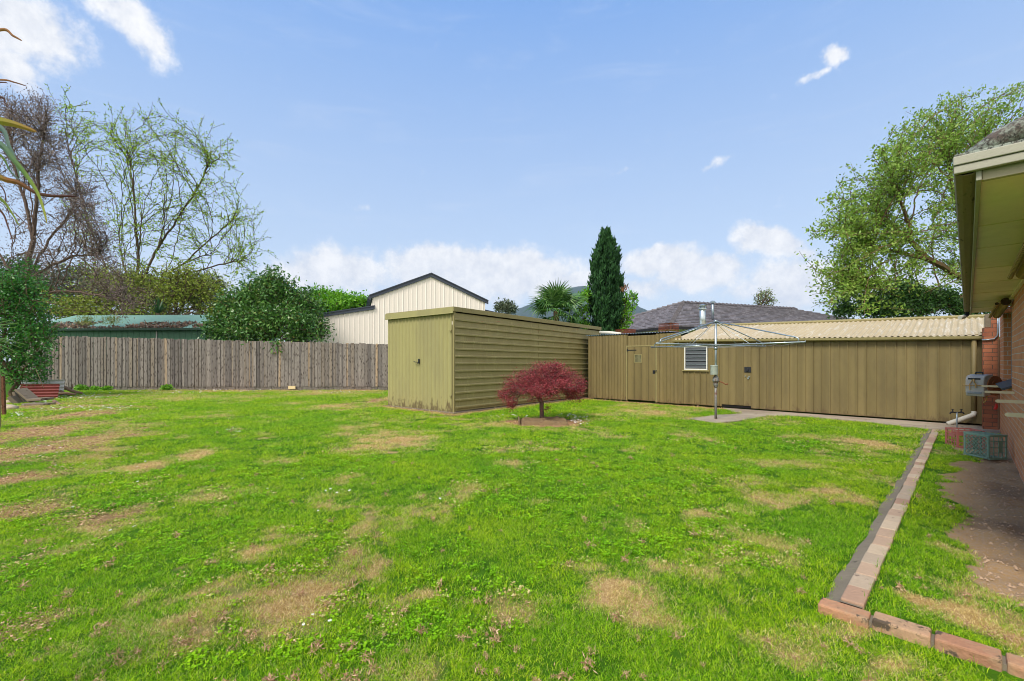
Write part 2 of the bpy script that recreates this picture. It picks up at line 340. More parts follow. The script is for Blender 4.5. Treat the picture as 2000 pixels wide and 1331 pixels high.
def brown(x, y):
    """dried thatch and leaf debris along the left boundary and beside the sheds"""
    x = np.asarray(x, float); y = np.asarray(y, float); s = np.zeros(x.shape)
    for (px, py, rx, ry, st) in ((70, 880, 80, 40, .95), (60, 845, 90, 20, 1.), (140, 812, 60, 14, .9), (30, 935, 50, 30, .8), (170, 795, 60, 8, .7), (40, 1000, 60, 30, .5), (20, 1100, 40, 30, .35), (30, 1230, 50, 30, .45), (200, 1000, 90, 25, .3),
                                 (735, 783, 35, 7, 1.), (200, 775, 40, 5, .6), (480, 764, 200, 2.5, .9), (690, 764, 80, 2.5, .9), (10, 800, 60, 60, .7)):
        cx, cy = G(px, py); q = ((x-cx)/(rx*cy/F*1.))**2+((y-cy)/(ry*cy*cy/(F*H)*1.))**2; s = np.maximum(s, st*1.05*np.exp(-q*.8))
    for (a, b) in ((SF(-.12, -.15), SF(-.12, 3.2)), (SF(-.1, -.18), SF(8.2, -.18)), (TE(14.3, 5.), TE(14.3, 10.2))):
        ax, ay = a[0], a[1]; dx, dy = b[0]-ax, b[1]-ay; u = np.clip(((x-ax)*dx+(y-ay)*dy)/(dx*dx+dy*dy), 0, 1)
        d = np.hypot(x-ax-u*dx, y-ay-u*dy); s = np.maximum(s, 1.2*np.exp(-(d/.30)**2))
    cx, cy = G(1062, 826); s = np.maximum(s, 1.3*np.exp(-(((x-cx)/.95)**2+((y-cy)/.85)**2)**2))
    return np.clip(s+(fbm(x, y, 2.5, 21, 3)-.5)*1.5*(s > .12)*(s < .97), 0, 1)
def dirt(x, y):
    t, e = toTE(np.asarray(x, float), np.asarray(y, float))
    lim = .09+(fbm(x, y, 1.5, 31, 3)-.5)*.8+(fbm(x, y, 7, 33, 2)-.5)*.25
    s = np.clip((lim-e)/.08, 0, 1)*(e > -.75)*np.clip((t-3.95-(fbm(x, y, 2, 35)-.5)*.8)/.15, 0, 1)*(t < 14)
    s = np.where((e > -.8) & (e < .45) & (t > 12.75), .6, s)
    return s
def axis(lo, hi, d, far, g=1.35):
    a = list(np.arange(lo, hi+d/2, d)); s = d
    while a[-1] < far: s *= g; a.append(a[-1]+s)
    s = d; b = []
    x = a[0]
    while x > -far: s *= g; x -= s; b.append(x)
    return np.array(b[::-1]+a)
xs = axis(-16, 13, .07, 6000); ys = axis(.4, 19, .07, 6000)
X, Y = np.meshgrid(xs, ys); V = np.stack([X, Y, Z0(X, Y)], -1).reshape(-1, 3)
nx, ny = len(xs), len(ys); I = np.arange(nx*ny).reshape(ny, nx)
Fq = np.stack([I[:-1, :-1], I[:-1, 1:], I[1:, 1:], I[1:, :-1]], -1).reshape(-1, 4)
me = bpy.data.meshes.new('ground'); me.vertices.add(len(V)); me.vertices.foreach_set('co', V.astype(np.float32).ravel())
me.loops.add(Fq.size); me.loops.foreach_set('vertex_index', Fq.astype(np.int32).ravel()); me.polygons.add(len(Fq))
me.polygons.foreach_set('loop_start', np.arange(0, Fq.size, 4, dtype=np.int32)); me.polygons.foreach_set('loop_total', np.full(len(Fq), 4, np.int32))
me.update(calc_edges=True); me.polygons.foreach_set('use_smooth', [True]*len(me.polygons))
for nm, fn in (('straw', dead), ('brown', brown), ('dirt', dirt)):
    at = me.attributes.new(nm, 'FLOAT', 'POINT'); at.data.foreach_set('value', fn(X, Y).astype(np.float32).ravel())
m, nt, b = newmat('turf_soil')
at = {k: nd(nt, 'ShaderNodeAttribute', attribute_name=k).outputs['Fac'] for k in ('straw', 'brown', 'dirt')}
v = coords(nt); n1 = noise(nt, v, 3, 5); n2 = noise(nt, v, 45, 4, .7); n3 = noise(nt, v, 160, 3, .7)
g = mixc(nt, n1, lin((44, 78, 12)), lin((76, 118, 20)))
st = mixc(nt, n2, lin((128, 98, 62)), lin((206, 176, 126)))
br = mixc(nt, n2, lin((104, 78, 54)), lin((190, 150, 112)))
di = mixc(nt, n1, lin((140, 110, 74)), lin((184, 152, 108)))
di = mixc(nt, ramp(nt, n2, [(.42, (0, 0, 0)), (.6, (1, 1, 1))]), di, mixc(nt, n3, lin((104, 84, 66)), lin((198, 174, 146))))
di = mixc(nt, ramp(nt, noise(nt, v, 1.3, 5), [(.5, (0, 0, 0)), (.65, (.6, .6, .6))]), di, lin((118, 96, 78)))
def thr(a, w=.25):
    return nt_mr(nt, mth(nt, 'ADD', a, mth(nt, 'MULTIPLY_ADD', n3, .5, -.25)), .5-w, .5+w)
def nt_mr(nt, v, a, b_):
    n = nt.nodes.new('ShaderNodeMapRange'); nt.links.new(v, n.inputs[0]); n.inputs[1].default_value = a; n.inputs[2].default_value = b_; return n.outputs[0]
c = mixc(nt, thr(at['straw']), g, st); c = mixc(nt, thr(at['brown']), c, br); c = mixc(nt, thr(at['dirt'], .12), c, di)
nt.links.new(c, b.inputs['Base Color']); b.inputs['Roughness'].default_value = .95; b.inputs['Specular IOR Level'].default_value = .1
bump(nt, b, mth(nt, 'ADD', n2, mth(nt, 'MULTIPLY', n3, .5)), .7, .02)
ground = link('ground', me, m); tag(ground, kind='structure')
# ================================================================ grass: tufts instanced on points kept in the same mesh
def allowed(x, y):
    t, e = toTE(x, y); ok = ~inpoly(x, y, POLYPATH) & ~inpoly(x, y, SHED)
    ok &= ~((e > .40) & (e < .62) & (t > 3.2)) & ~((t > 3.065) & (t < 3.235) & (e < .6) & (e > -.9))
    ok &= (t < 14.3) & (e > -.45) & (y < 22.6) & (dirt(x, y) < RNG.random(x.shape)*.8+.1)
    c = G(1062, 826); ok &= ~((np.abs(x-c[0]) < .62) & (np.abs(y-c[1]) < .55))
    ok &= (x > -.97*y-2.6)|(y < 9.5); ok &= x > -21.5+.0*y
    return ok
pts = []
for (ya, yb, dn, sc) in ((1.2, 2.6, 760, .80), (2.6, 4.2, 520, .88), (4.2, 7, 260, 1.1), (7, 11, 90, 1.5), (11, 16, 55, 1.9), (16, 23, 34, 2.3)):
    wdt = 1.3*yb+1; n = int(dn*(yb-ya)*2*wdt); x = (RNG.random(n)*2-1)*wdt; y = ya+(yb-ya)*RNG.random(n)
    k = (np.abs(x) < 1.22*y+.8) & allowed(x, y); x = x[k]; y = y[k]
    pts.append(np.stack([x, y, np.full(len(x), sc), np.full(len(x), yb)], 1))
pts = np.concatenate(pts); px_, py_ = pts[:, 0], pts[:, 1]
st_ = dead(px_, py_); bw_ = brown(px_, py_)
t_, e_ = toTE(px_, py_)
hgt = pts[:, 2]*(.72+.45*fbm(px_, py_, 1.1, 44, 3))*(1-.28*st_)*(1-.35*bw_)*(.85+.3*RNG.random(len(pts)))
edge = (np.abs(e_-.64) < .06) | (np.abs(e_-.38) < .06) | (np.abs(t_-3.02) < .06)
hgt = np.where(edge & (t_ > 3), hgt*1.45, hgt)
keep = RNG.random(len(pts)) > bw_*.62
pts, st_, bw_, hgt, px_, py_ = pts[keep], st_[keep], bw_[keep], hgt[keep], px_[keep], py_[keep]
NV = 5
def tuft(kind, rng):
    n = 46 if kind < 4 else 22; R = .055
    a = rng.random(n)*2*PI; r = R*np.sqrt(rng.random(n)); bx = np.stack([r*np.cos(a), r*np.sin(a), np.full(n, -.004)], 1)
    if kind < 4:
        L = .020+.020*rng.random(n); lean = rng.normal(size=(n, 2))*.55; wd = .0009+.0008*rng.random(n)
        tall = rng.random(n) < .06; L = np.where(tall, L*1.5, L)
        d = np.stack([lean[:, 0], lean[:, 1], np.ones(n)], 1); d = unit(d); mid = bx+d*L[:, None]*.55
        d2 = unit(d+np.stack([lean[:, 0], lean[:, 1], -.35*np.ones(n)], 1)*.8); tip = mid+d2*L[:, None]*.5
        s = unit(np.stack([rng.normal(size=n), rng.normal(size=n), np.zeros(n)], 1))*wd[:, None]
        V = np.stack([bx-s, bx+s, mid+s*.9, mid-s*.9, mid-s*.9, mid+s*.9, tip+s*.15, tip-s*.15], 1).reshape(-1, 3)
        rn = np.repeat(rng.random(n), 8)
    else:                                   # low clover-like weeds among the grass
        z = .012+.02*rng.random(n); c = bx.copy(); c[:, 2] = z; q = rng.random(n)*2*PI; s = .006+.004*rng.random(n)
        u = np.stack([np.cos(q), np.sin(q), rng.normal(size=n)*.35], 1)*s[:, None]; v = np.stack([-np.sin(q), np.cos(q), rng.normal(size=n)*.35], 1)*s[:, None]
        V = np.stack([c-u, c-v, c+u, c+v], 1).reshape(-1, 3); V = np.concatenate([V, np.stack([c-u*.1, c+u*.1, bx+u*.1, bx-u*.1], 1).reshape(-1, 3)])
        rn = np.tile(np.repeat(.2+.4*rng.random(n), 4), 2)
    return V, rn
TV, TR, TK = [], [], []
for k in range(NV):
    V, rn = tuft(k, RNG); TV.append(V); TR.append(rn); TK.append(np.full(len(V), k))
TV = np.concatenate(TV); TR = np.concatenate(TR); TK = np.concatenate(TK); nT = len(TV)
me = bpy.data.meshes.new('grass'); nP = len(pts)
AV = np.concatenate([TV, np.stack([px_, py_, Z0(px_, py_)], 1)]).astype(np.float32)
me.vertices.add(len(AV)); me.vertices.foreach_set('co', AV.ravel()); me.loops.add(nT); me.loops.foreach_set('vertex_index', np.arange(nT, dtype=np.int32))
me.polygons.add(nT//4); me.polygons.foreach_set('loop_start', np.arange(0, nT, 4, dtype=np.int32)); me.polygons.foreach_set('loop_total', np.full(nT//4, 4, np.int32)); me.update(calc_edges=True)
weed = fbm(px_, py_, .9, 61, 2) > .56
var = np.where(weed & (RNG.random(nP) < .16) & (st_ < .5) & (py_ < 9), 4, RNG.integers(0, 4, nP))
wide = np.where(py_ < 4.2, 1., 1.+(py_-4.2)*.085)
for nm, a in (('rnd', np.concatenate([TR, np.zeros(nP)])), ('var', np.concatenate([TK, 10+var])), ('straw', np.concatenate([np.zeros(nT), np.maximum(st_, 0)])),
              ('brown', np.concatenate([np.zeros(nT), bw_])), ('hs', np.concatenate([np.zeros(nT), hgt])), ('ws', np.concatenate([np.zeros(nT), pts[:, 2]*wide**.5*1.1])), ('rot', np.concatenate([np.zeros(nT), RNG.random(nP)*6.28]))):
    t__ = me.attributes.new(nm, 'FLOAT', 'POINT'); t__.data.foreach_set('value', a.astype(np.float32))
m, nt, b = newmat('grass_blades')
rn = nd(nt, 'ShaderNodeAttribute', attribute_name='rnd').outputs['Fac']
ist = nd(nt, 'ShaderNodeAttribute', attribute_name='straw', attribute_type='INSTANCER').outputs['Fac']
ibr = nd(nt, 'ShaderNodeAttribute', attribute_name='brown', attribute_type='INSTANCER').outputs['Fac']
geo = nt.nodes.new('ShaderNodeNewGeometry')
nn = noise(nt, geo.outputs['Position'], .9, 3); nb = noise(nt, geo.outputs['Position'], 7., 3)
gr = ramp(nt, rn, [(0, lin(GR0)), (.45, lin(GR1)), (1, lin(GR2))])
gr = mixc(nt, nt_mr(nt, nn, .36, .62), gr, mixc(nt, 1.0, gr, (1.5, 1.15, .9), 'MULTIPLY'))
nl = noise(nt, geo.outputs['Position'], .28, 4); gr = mixc(nt, nt_mr(nt, nl, .45, .62), gr, mixc(nt, 1.0, gr, (.84, .94, .95), 'MULTIPLY'))
dl = mth(nt, 'GREATER_THAN', mth(nt, 'FRACT', mth(nt, 'MULTIPLY', rn, 31.7)), .86); gr = mixc(nt, mth(nt, 'MULTIPLY', dl, .8), gr, lin((160, 168, 96)))
gr = mixc(nt, nt_mr(nt, nb, .35, .7), mixc(nt, 1.0, gr, (.74, .8, .8), 'MULTIPLY'), gr)
sr = ramp(nt, mth(nt, 'FRACT', mth(nt, 'MULTIPLY', rn, 7.3)), [(0, lin((164, 134, 72))), (.5, lin((220, 196, 128))), (1, lin((246, 230, 174)))])
thrs = mth(nt, 'FRACT', mth(nt, 'MULTIPLY', rn, 13.7))
iss = nt_mr(nt, mth(nt, 'SUBTRACT', mth(nt, 'MULTIPLY', mth(nt, 'MAXIMUM', ist, mth(nt, 'MULTIPLY', ibr, .8)), 1.25), thrs), .1, .22)
c = mixc(nt, iss, gr, sr); nt.links.new(c, b.inputs['Base Color']); b.inputs['Roughness'].default_value = .55; b.inputs['Specular IOR Level'].default_value = .25
tr = nt.nodes.new('ShaderNodeBsdfTranslucent'); nt.links.new(c, tr.inputs[0]); mx = nt.nodes.new('ShaderNodeMixShader'); mx.inputs[0].default_value = .4
nt.links.new(b.outputs[0], mx.inputs[1]); nt.links.new(tr.outputs[0], mx.inputs[2]); nt.links.new(mx.outputs[0], nt.nodes['Material Output'].inputs[0])
grass = link('grass', me, m); tag(grass, kind='stuff'); GRASSMAT = m
ng = bpy.data.node_groups.new('tufts', 'GeometryNodeTree')
ng.interface.new_socket('Geometry', in_out='INPUT', socket_type='NodeSocketGeometry'); ng.interface.new_socket('Geometry', in_out='OUTPUT', socket_type='NodeSocketGeometry')
gi = ng.nodes.new('NodeGroupInput'); go = ng.nodes.new('NodeGroupOutput'); L = ng.links.new
def na(name):
    n = ng.nodes.new('GeometryNodeInputNamedAttribute'); n.data_type = 'FLOAT'; n.inputs[0].default_value = name; return n.outputs[0]
def cmp(v, val, op='EQUAL'):
    n = ng.nodes.new('FunctionNodeCompare'); n.data_type = 'FLOAT'; n.operation = op; L(v, n.inputs[0]); n.inputs[1].default_value = val
    if op == 'EQUAL': n.inputs['Epsilon'].default_value = .1
    return n.outputs[0]
rotn = ng.nodes.new('ShaderNodeCombineXYZ'); L(na('rot'), rotn.inputs[2])
scn = ng.nodes.new('ShaderNodeCombineXYZ'); ws = na('ws'); L(ws, scn.inputs[0]); L(ws, scn.inputs[1]); L(na('hs'), scn.inputs[2])
jn = ng.nodes.new('GeometryNodeJoinGeometry'); vr = na('var')
for k in range(NV):
    s1 = ng.nodes.new('GeometryNodeSeparateGeometry'); L(gi.outputs[0], s1.inputs[0]); L(cmp(vr, k), s1.inputs[1])
    s2 = ng.nodes.new('GeometryNodeSeparateGeometry'); L(gi.outputs[0], s2.inputs[0]); L(cmp(vr, 10+k), s2.inputs[1])
    ip = ng.nodes.new('GeometryNodeInstanceOnPoints'); L(s2.outputs[0], ip.inputs['Points']); L(s1.outputs[0], ip.inputs['Instance'])
    L(rotn.outputs[0], ip.inputs['Rotation']); L(scn.outputs[0], ip.inputs['Scale']); L(ip.outputs[0], jn.inputs[0])
L(jn.outputs[0], go.inputs[0])
md = grass.modifiers.new('tufts', 'NODES'); md.node_group = ng
print('grass tufts', nP)
# ================================================================ materials of the built things
m_olive = M('olive_paint_dusty', (152, 146, 98), .75, 0, .12, 2.0, (1, 1, .25), col2=(144, 138, 96), spot=.72, spotcol=(84, 70, 48), spots=9, bmp=.12, low=(.65, (84, 70, 48)))
m_olived = M('olive_paint', (126, 112, 73), .55, 0, .14, 1.6, (1, 1, .3), col2=(115, 102, 68), spot=.76, spotcol=(150, 150, 130), spots=14, bmp=.1, low=(.32, (92, 76, 52)), board=5.2)
m_trimol = M('olive_trim', (138, 128, 86), .65, 0, .2, 2.5, spot=.68, spotcol=(86, 70, 44), spots=11)
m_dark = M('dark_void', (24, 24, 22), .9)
m_galv = M('galvanised_steel', (160, 172, 178), .38, .75, .2, 6, bmp=.08, spot=.72, spotcol=(120, 116, 108))
m_steel = M('stainless_flue', (196, 206, 208), .28, .85, .12, 4)
m_rust = M('rusty_wire', (122, 66, 44), .9, 0, .35, 20)
m_rustpipe = M('rusting_pipe', (128, 128, 124), .6, .4, .25, 8, (1, 1, .4), spot=.52, spotcol=(96, 62, 46), spots=9)
m_conc = M('path_concrete', (162, 148, 128), .9, 0, .22, 1.6, spot=.6, spotcol=(98, 84, 72), spots=5, col2=(142, 128, 110), bmp=.4, bs=90)
m_concd = M('dark_mortar', (120, 110, 94), .95, 0, .3, 3, spot=.62, spotcol=(88, 80, 70), spots=6, bmp=.5, bs=80)
m_cream = M('cream_steel', (236, 226, 214), .5, 0, .04, .7, (1, 1, .2), bmp=.03)
m_trim = M('charcoal_trim', (66, 72, 84), .45, 0, .08, 2)
m_grn = M('green_steel_wall', (70, 112, 88), .5, 0, .1, 1, (1, 1, .2))
m_grnroof = M('green_steel_roof', (128, 164, 148), .5, 0, .1, 1.2, spot=.62, spotcol=(108, 96, 88), spots=2.2)
m_white = M('white_paint', (218, 216, 208), .6, 0, .08, 5)
m_pvc = M('weathered_pvc', (206, 200, 184), .6, 0, .15, 5, spot=.66, spotcol=(96, 84, 66), spots=7)
m_fascia = M('fascia_cream', (162, 158, 142), .6, 0, .12, 2.5, spot=.7, spotcol=(104, 98, 78), spots=14)
m_gutter = M('gutter_underside', (128, 114, 88), .7, 0, .25, 2, (1, 6, 1), spot=.6, spotcol=(70, 62, 46), spots=5)
m_soffit = M('soffit_sheet', (236, 220, 198), .8, 0, .1, 1.2, col2=(222, 206, 184), bmp=.1)
m_flake = M('flaking_board', (176, 164, 140), .8, 0, .15, 4, spot=.6, spotcol=(58, 42, 30), spots=7)
m_bar = M('cream_bar', (206, 196, 164), .55, 0, .12, 5, spot=.7, spotcol=(150, 84, 30), spots=20)
m_grey = M('grey_plastic', (168, 164, 160), .5, 0, .12, 5, spot=.68, spotcol=(124, 110, 98), spots=8)
m_brownp = M('dirty_brown_plastic', (142, 92, 58), .7, 0, .25, 5, spot=.6, spotcol=(80, 54, 38), spots=7)
m_black = M('black_metal', (46, 48, 52), .5, .3, .2, 8)
m_redp = M('red_plastic', (200, 44, 34), .45)
m_crr = M('faded_red_plastic', (176, 108, 100), .6, 0, .12, 6, spot=.66, spotcol=(200, 150, 140), spots=8)
m_crg = M('faded_green_plastic', (120, 150, 136), .6, 0, .14, 6, spot=.64, spotcol=(160, 196, 178), spots=8)
m_redsheet = M('red_sheet', (100, 32, 26), .6, 0, .22, 3, spot=.66, spotcol=(90, 40, 30), spots=8)
m_whsheet = M('white_sheet', (200, 202, 206), .5, .1, .15, 3, spot=.64, spotcol=(140, 80, 66), spots=6)
m_slab = M('weathered_slab', (118, 106, 90), .95, 0, .3, 4, spot=.58, spotcol=(74, 68, 52), spots=5, bmp=.6, bs=40)
m_stone = M('pale_stone', (168, 152, 128), .95, 0, .25, 5, bmp=.6, bs=30)
m_log = M('grey_log', (128, 104, 84), .95, 0, .3, 6, bmp=.6, bs=30)
m_mulch = M('dug_soil', (118, 98, 70), .98, 0, .3, 8, spot=.55, spotcol=(98, 72, 54), spots=20, bmp=.9, bs=60)
m_post = M('old_timber', (138, 122, 90), .9, 0, .25, 4, (1, 1, .2), spot=.6, spotcol=(90, 96, 58), spots=6, bmp=.5)
def glassmat(name, col, rough=.1):
    m, nt, b = newmat(name); v = coords(nt)
    c = mixc(nt, ramp(nt, noise(nt, v, 4, 3), [(.4, (0, 0, 0)), (.6, (1, 1, 1))]), lin(col), tuple(x*1.9 for x in lin(col)))
    nt.links.new(c, b.inputs['Base Color']); b.inputs['Roughness'].default_value = rough; b.inputs['Specular IOR Level'].default_value = .8; return m
m_glass = glassmat('dark_glass', (48, 58, 62), .08); m_louv = glassmat('louvre_glass', (20, 28, 30), .5)
def brickmat(name, c1, c2, c3, mortar, bw=.245, bh=.0865, patina=None):
    m, nt, b = newmat(name); tc = nt.nodes.new('ShaderNodeTexCoord'); sp = nt.nodes.new('ShaderNodeSeparateXYZ'); nt.links.new(tc.outputs['Object'], sp.inputs[0])
    cb = nt.nodes.new('ShaderNodeCombineXYZ'); nt.links.new(mth(nt, 'ADD', sp.outputs[0], sp.outputs[1]), cb.inputs[0]); nt.links.new(sp.outputs[2], cb.inputs[1])
    wob = noise(nt, tc.outputs['Object'], 9, 3)
    va = nt.nodes.new('ShaderNodeVectorMath'); va.operation = 'MULTIPLY_ADD'; nt.links.new(wob, va.inputs[0]); va.inputs[1].default_value = (.008, .006, 0); nt.links.new(cb.outputs[0], va.inputs[2])
    br = nt.nodes.new('ShaderNodeTexBrick'); nt.links.new(va.outputs[0], br.inputs['Vector'])
    br.inputs['Scale'].default_value = 1; br.inputs['Brick Width'].default_value = bw; br.inputs['Row Height'].default_value = bh
    br.inputs['Mortar Size'].default_value = .0055; br.inputs['Mortar Smooth'].default_value = .2; br.inputs['Bias'].default_value = -.1
    br.inputs['Color1'].default_value = (*lin(c1), 1); br.inputs['Color2'].default_value = (*lin(c2), 1); br.inputs['Mortar'].default_value = (*lin(mortar), 1)
    n1 = noise(nt, tc.outputs['Object'], 2.5, 5); n2 = noise(nt, tc.outputs['Object'], 60, 4, .7)
    c = mixc(nt, mth(nt, 'MULTIPLY', ramp(nt, n1, [(.4, (0, 0, 0)), (.65, (1, 1, 1))]), .5), br.outputs[0], mixc(nt, br.outputs['Fac'], lin(c3), lin(mortar)))
    c = mixc(nt, ramp(nt, n2, [(.56, (0, 0, 0)), (.72, (.75, .75, .75))]), c, mixc(nt, 1., c, (.45, .42, .4), 'MULTIPLY'))
    nt.links.new(c, b.inputs['Base Color']); b.inputs['Roughness'].default_value = .9; b.inputs['Specular IOR Level'].default_value = .2
    bump(nt, b, mth(nt, 'ADD', mth(nt, 'MULTIPLY', br.outputs['Fac'], -1.), mth(nt, 'MULTIPLY', n2, .25)), .6, .008); return m
m_brick = brickmat('orange_brick', (208, 142, 98), (192, 122, 82), (182, 116, 80), (190, 178, 166))
m_brickr = brickmat('red_brick', (156, 96, 70), (124, 72, 58), (176, 116, 84), (88, 78, 68), .25, .086)
def palmat():
    m, nt, b = newmat('weathered_paling'); a = nd(nt, 'ShaderNodeAttribute', attribute_name='rnd').outputs['Fac']
    tc = nt.nodes.new('ShaderNodeTexCoord'); cb = nt.nodes.new('ShaderNodeCombineXYZ'); sp = nt.nodes.new('ShaderNodeSeparateXYZ'); nt.links.new(tc.outputs['Object'], sp.inputs[0])
    nt.links.new(sp.outputs[0], cb.inputs[0]); nt.links.new(mth(nt, 'MULTIPLY', a, 40.), cb.inputs[1]); nt.links.new(sp.outputs[2], cb.inputs[2])
    mp = nt.nodes.new('ShaderNodeMapping'); mp.inputs['Scale'].default_value = (14, 1, 1.1); nt.links.new(cb.outputs[0], mp.inputs[0])
    g1 = noise(nt, mp.outputs[0], 2.4, 6, .7, 1.2); g2 = noise(nt, mp.outputs[0], 9, 4, .7)
    c = ramp(nt, a, [(0, lin((112, 107, 105))), (.25, lin((142, 136, 131))), (.5, lin((158, 151, 145))), (.7, lin((134, 127, 121))), (.86, lin((156, 145, 132))), (1, lin((190, 168, 142)))])
    c = mixc(nt, ramp(nt, g1, [(.35, (0, 0, 0)), (.6, (1, 1, 1))]), mixc(nt, 1., c, (.55, .53, .52), 'MULTIPLY'), c)
    c = mixc(nt, ramp(nt, g2, [(.3, (.5, .5, .5)), (.7, (0, 0, 0))]), c, mixc(nt, 1., c, (.6, .58, .55), 'MULTIPLY'))
    vm = nt.nodes.new('ShaderNodeCombineXYZ'); nt.links.new(mth(nt, 'MULTIPLY_ADD', sp.outputs[0], 7., mth(nt, 'MULTIPLY', a, 37.)), vm.inputs[0]); nt.links.new(mth(nt, 'MULTIPLY_ADD', sp.outputs[2], 3.0, mth(nt, 'MULTIPLY', a, 11.)), vm.inputs[1])
    vo = nt.nodes.new('ShaderNodeTexVoronoi'); vo.voronoi_dimensions = '2D'; nt.links.new(vm.outputs[0], vo.inputs[0]); vo.inputs['Scale'].default_value = 1.
    k = ramp(nt, vo.outputs['Distance'], [(.10, (.65, .65, .65)), (.24, (0, 0, 0))]); c = mixc(nt, k, c, lin((52, 42, 36)))
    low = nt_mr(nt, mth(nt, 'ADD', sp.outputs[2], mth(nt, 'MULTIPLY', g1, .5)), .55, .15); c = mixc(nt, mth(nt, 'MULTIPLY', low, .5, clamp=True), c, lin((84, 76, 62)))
    nt.links.new(c, b.inputs['Base Color']); b.inputs['Roughness'].default_value = .9; b.inputs['Specular IOR Level'].default_value = .15
    bump(nt, b, g1, .4, .006); return m
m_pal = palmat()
def tilemat():
    m, nt, b = newmat('grey_roof_tile'); a = nd(nt, 'ShaderNodeAttribute', attribute_name='rnd').outputs['Fac']
    v = coords(nt); n = noise(nt, v, 5, 5, .7); c = ramp(nt, a, [(0, lin((92, 90, 94))), (1, lin((136, 132, 138)))])
    c = mixc(nt, ramp(nt, n, [(.4, (0, 0, 0)), (.65, (.7, .7, .7))]), c, lin((86, 76, 76))); nt.links.new(c, b.inputs['Base Color']); b.inputs['Roughness'].default_value = .75; return m
m_tile = tilemat()
def roofmat():                               # cream corrugated iron with pale worn streaks running down the sheets
    m, nt, b = newmat('cream_roof_iron'); v = coords(nt, (3.2, 1, 1)); n = noise(nt, coords(nt, (.6, 5, 1)), 2.4, 6, .75, .5)
    n2 = noise(nt, coords(nt), 30, 4, .7)
    c = mixc(nt, noise(nt, coords(nt), 1.1, 4), lin((160, 144, 112)), lin((188, 172, 140)))
    c = mixc(nt, ramp(nt, n, [(.52, (0, 0, 0)), (.64, (.6, .6, .6))]), c, lin((206, 202, 192)))
    c = mixc(nt, ramp(nt, n2, [(.6, (0, 0, 0)), (.75, (.6, .6, .6))]), c, lin((120, 98, 66)))
    nt.links.new(c, b.inputs['Base Color']); b.inputs['Roughness'].default_value = .6; return m
m_roof = roofmat()
def sidemat():                               # ribbed olive cladding: fine vertical scuffs, flecks of red primer along some ribs
    m, nt, b = newmat('olive_ribbed_cladding'); v = coords(nt, (1, 1, .35)); n = noise(nt, v, 2.2, 5, .65); n2 = noise(nt, coords(nt, (7, 1, .8)), 2.2, 4, .6)
    c = mixc(nt, n, lin((134, 124, 82)), lin((160, 149, 102)))
    c = mixc(nt, ramp(nt, n2, [(.55, (0, 0, 0)), (.72, (.55, .55, .55))]), c, lin((186, 176, 122)))
    sp = nt.nodes.new('ShaderNodeSeparateXYZ'); tc = nt.nodes.new('ShaderNodeTexCoord'); nt.links.new(tc.outputs['Object'], sp.inputs[0])
    hi = nt_mr(nt, sp.outputs[2], 1.95, 2.15)
    r = mth(nt, 'MULTIPLY', ramp(nt, noise(nt, coords(nt, (2.2, 1, 9)), 2.6, 4, .7), [(.655, (0, 0, 0)), (.685, (1, 1, 1))]), hi); c = mixc(nt, r, c, lin((178, 52, 44)))
    wv = nd(nt, 'ShaderNodeTexWave', i_Scale=13., i_Distortion=.3); wv.bands_direction = 'Z'; nt.links.new(tc.outputs['Object'], wv.inputs[0])
    nt.links.new(c, b.inputs['Base Color']); b.inputs['Roughness'].default_value = .6; bump(nt, b, wv.outputs['Fac'], .35, .004); return m
m_side = sidemat()
# ================================================================ helpers for sheets
def corr(mb, p0, ux, uz, L, Hh, pitch, amp, nrm, steps=6, prof=None, top=None):
    """corrugated sheet: p0 corner, ux along the waves, uz along the ridges, nrm outwards"""
    p0, ux, uz, nrm = Vector(p0), Vector(ux), Vector(uz), Vector(nrm); n = max(2, int(L/pitch*steps)); r0, r1 = [], []
    for i in range(n+1):
        x = L*i/n; ph = x/pitch
        o = amp*math.sin(2*PI*ph) if prof is None else amp*prof(ph % 1)
        hh = Hh if top is None else top(x)
        r0.append(p0+ux*x+nrm*o); r1.append(p0+ux*x+nrm*o+uz*hh)
    mb.strip([r0, r1])
# ================================================================ big olive shed
def in_sf(name, x, y, z, **k): return empty(name, SF(x, y, z), A2, **k)
sh = in_sf('metal_shed', 0, 0, 0, label='large olive green metal shed with horizontally ribbed side standing in the lawn', cat='shed')
L_, W_, TZ = 8.13, 3.10, 2.95
def topz(x): return 2.955-.012*x
mb = MB(); corr(mb, (0, W_, .0), (0, -1, 0), (0, 0, 1), W_-.06, 2.80, .172, .016, (-1, 0, 0), 14, lambda p: math.exp(-((p-.5)/.16)**2)*2-1)
mb.build('wall', m_olive, sh, solid=.004)
mb = MB(); rows = []; z = .22; prof = [(0, .04)]
k = 0; step = .2045
prof = [(.005, .06)]
for k in range(13):
    zc = .17+k*step
    prof += [(.005, zc-.045), (-.046, zc-.034), (-.050, zc+.004), (.004, zc+.030)]
prof += [(.005, 2.80)]
prof2 = [(p[0], p[1]) for p in prof]
nseg = 40
rows = [[(x, q[0]-.028, q[1]*(1-.0045*x*(q[1] > 1))) for q in prof2] for x in [L_*i/nseg for i in range(nseg+1)]]
mb.strip(rows); mb.build('wall', m_side, sh)['label'] = 'side wall of thirteen horizontal ribs with flecks of red primer'
mb = MB(); mb.box(.02, L_-.02, -.0, W_-.03, .03, 2.78); mb.build('core', m_dark, sh) if False else None
mb = MB(); mb.box(.03, L_, W_-.02, W_, .02, 2.8); mb.box(L_-.02, L_, .0, W_-.03, .02, 2.8); mb.build('wall', m_olived, sh)['label'] = 'plain rear walls'
mb = MB(); mb.box(-.03, .035, -.065, .0, .0, 2.83); mb.build('corner_post', m_trimol, sh, bevel=.006)
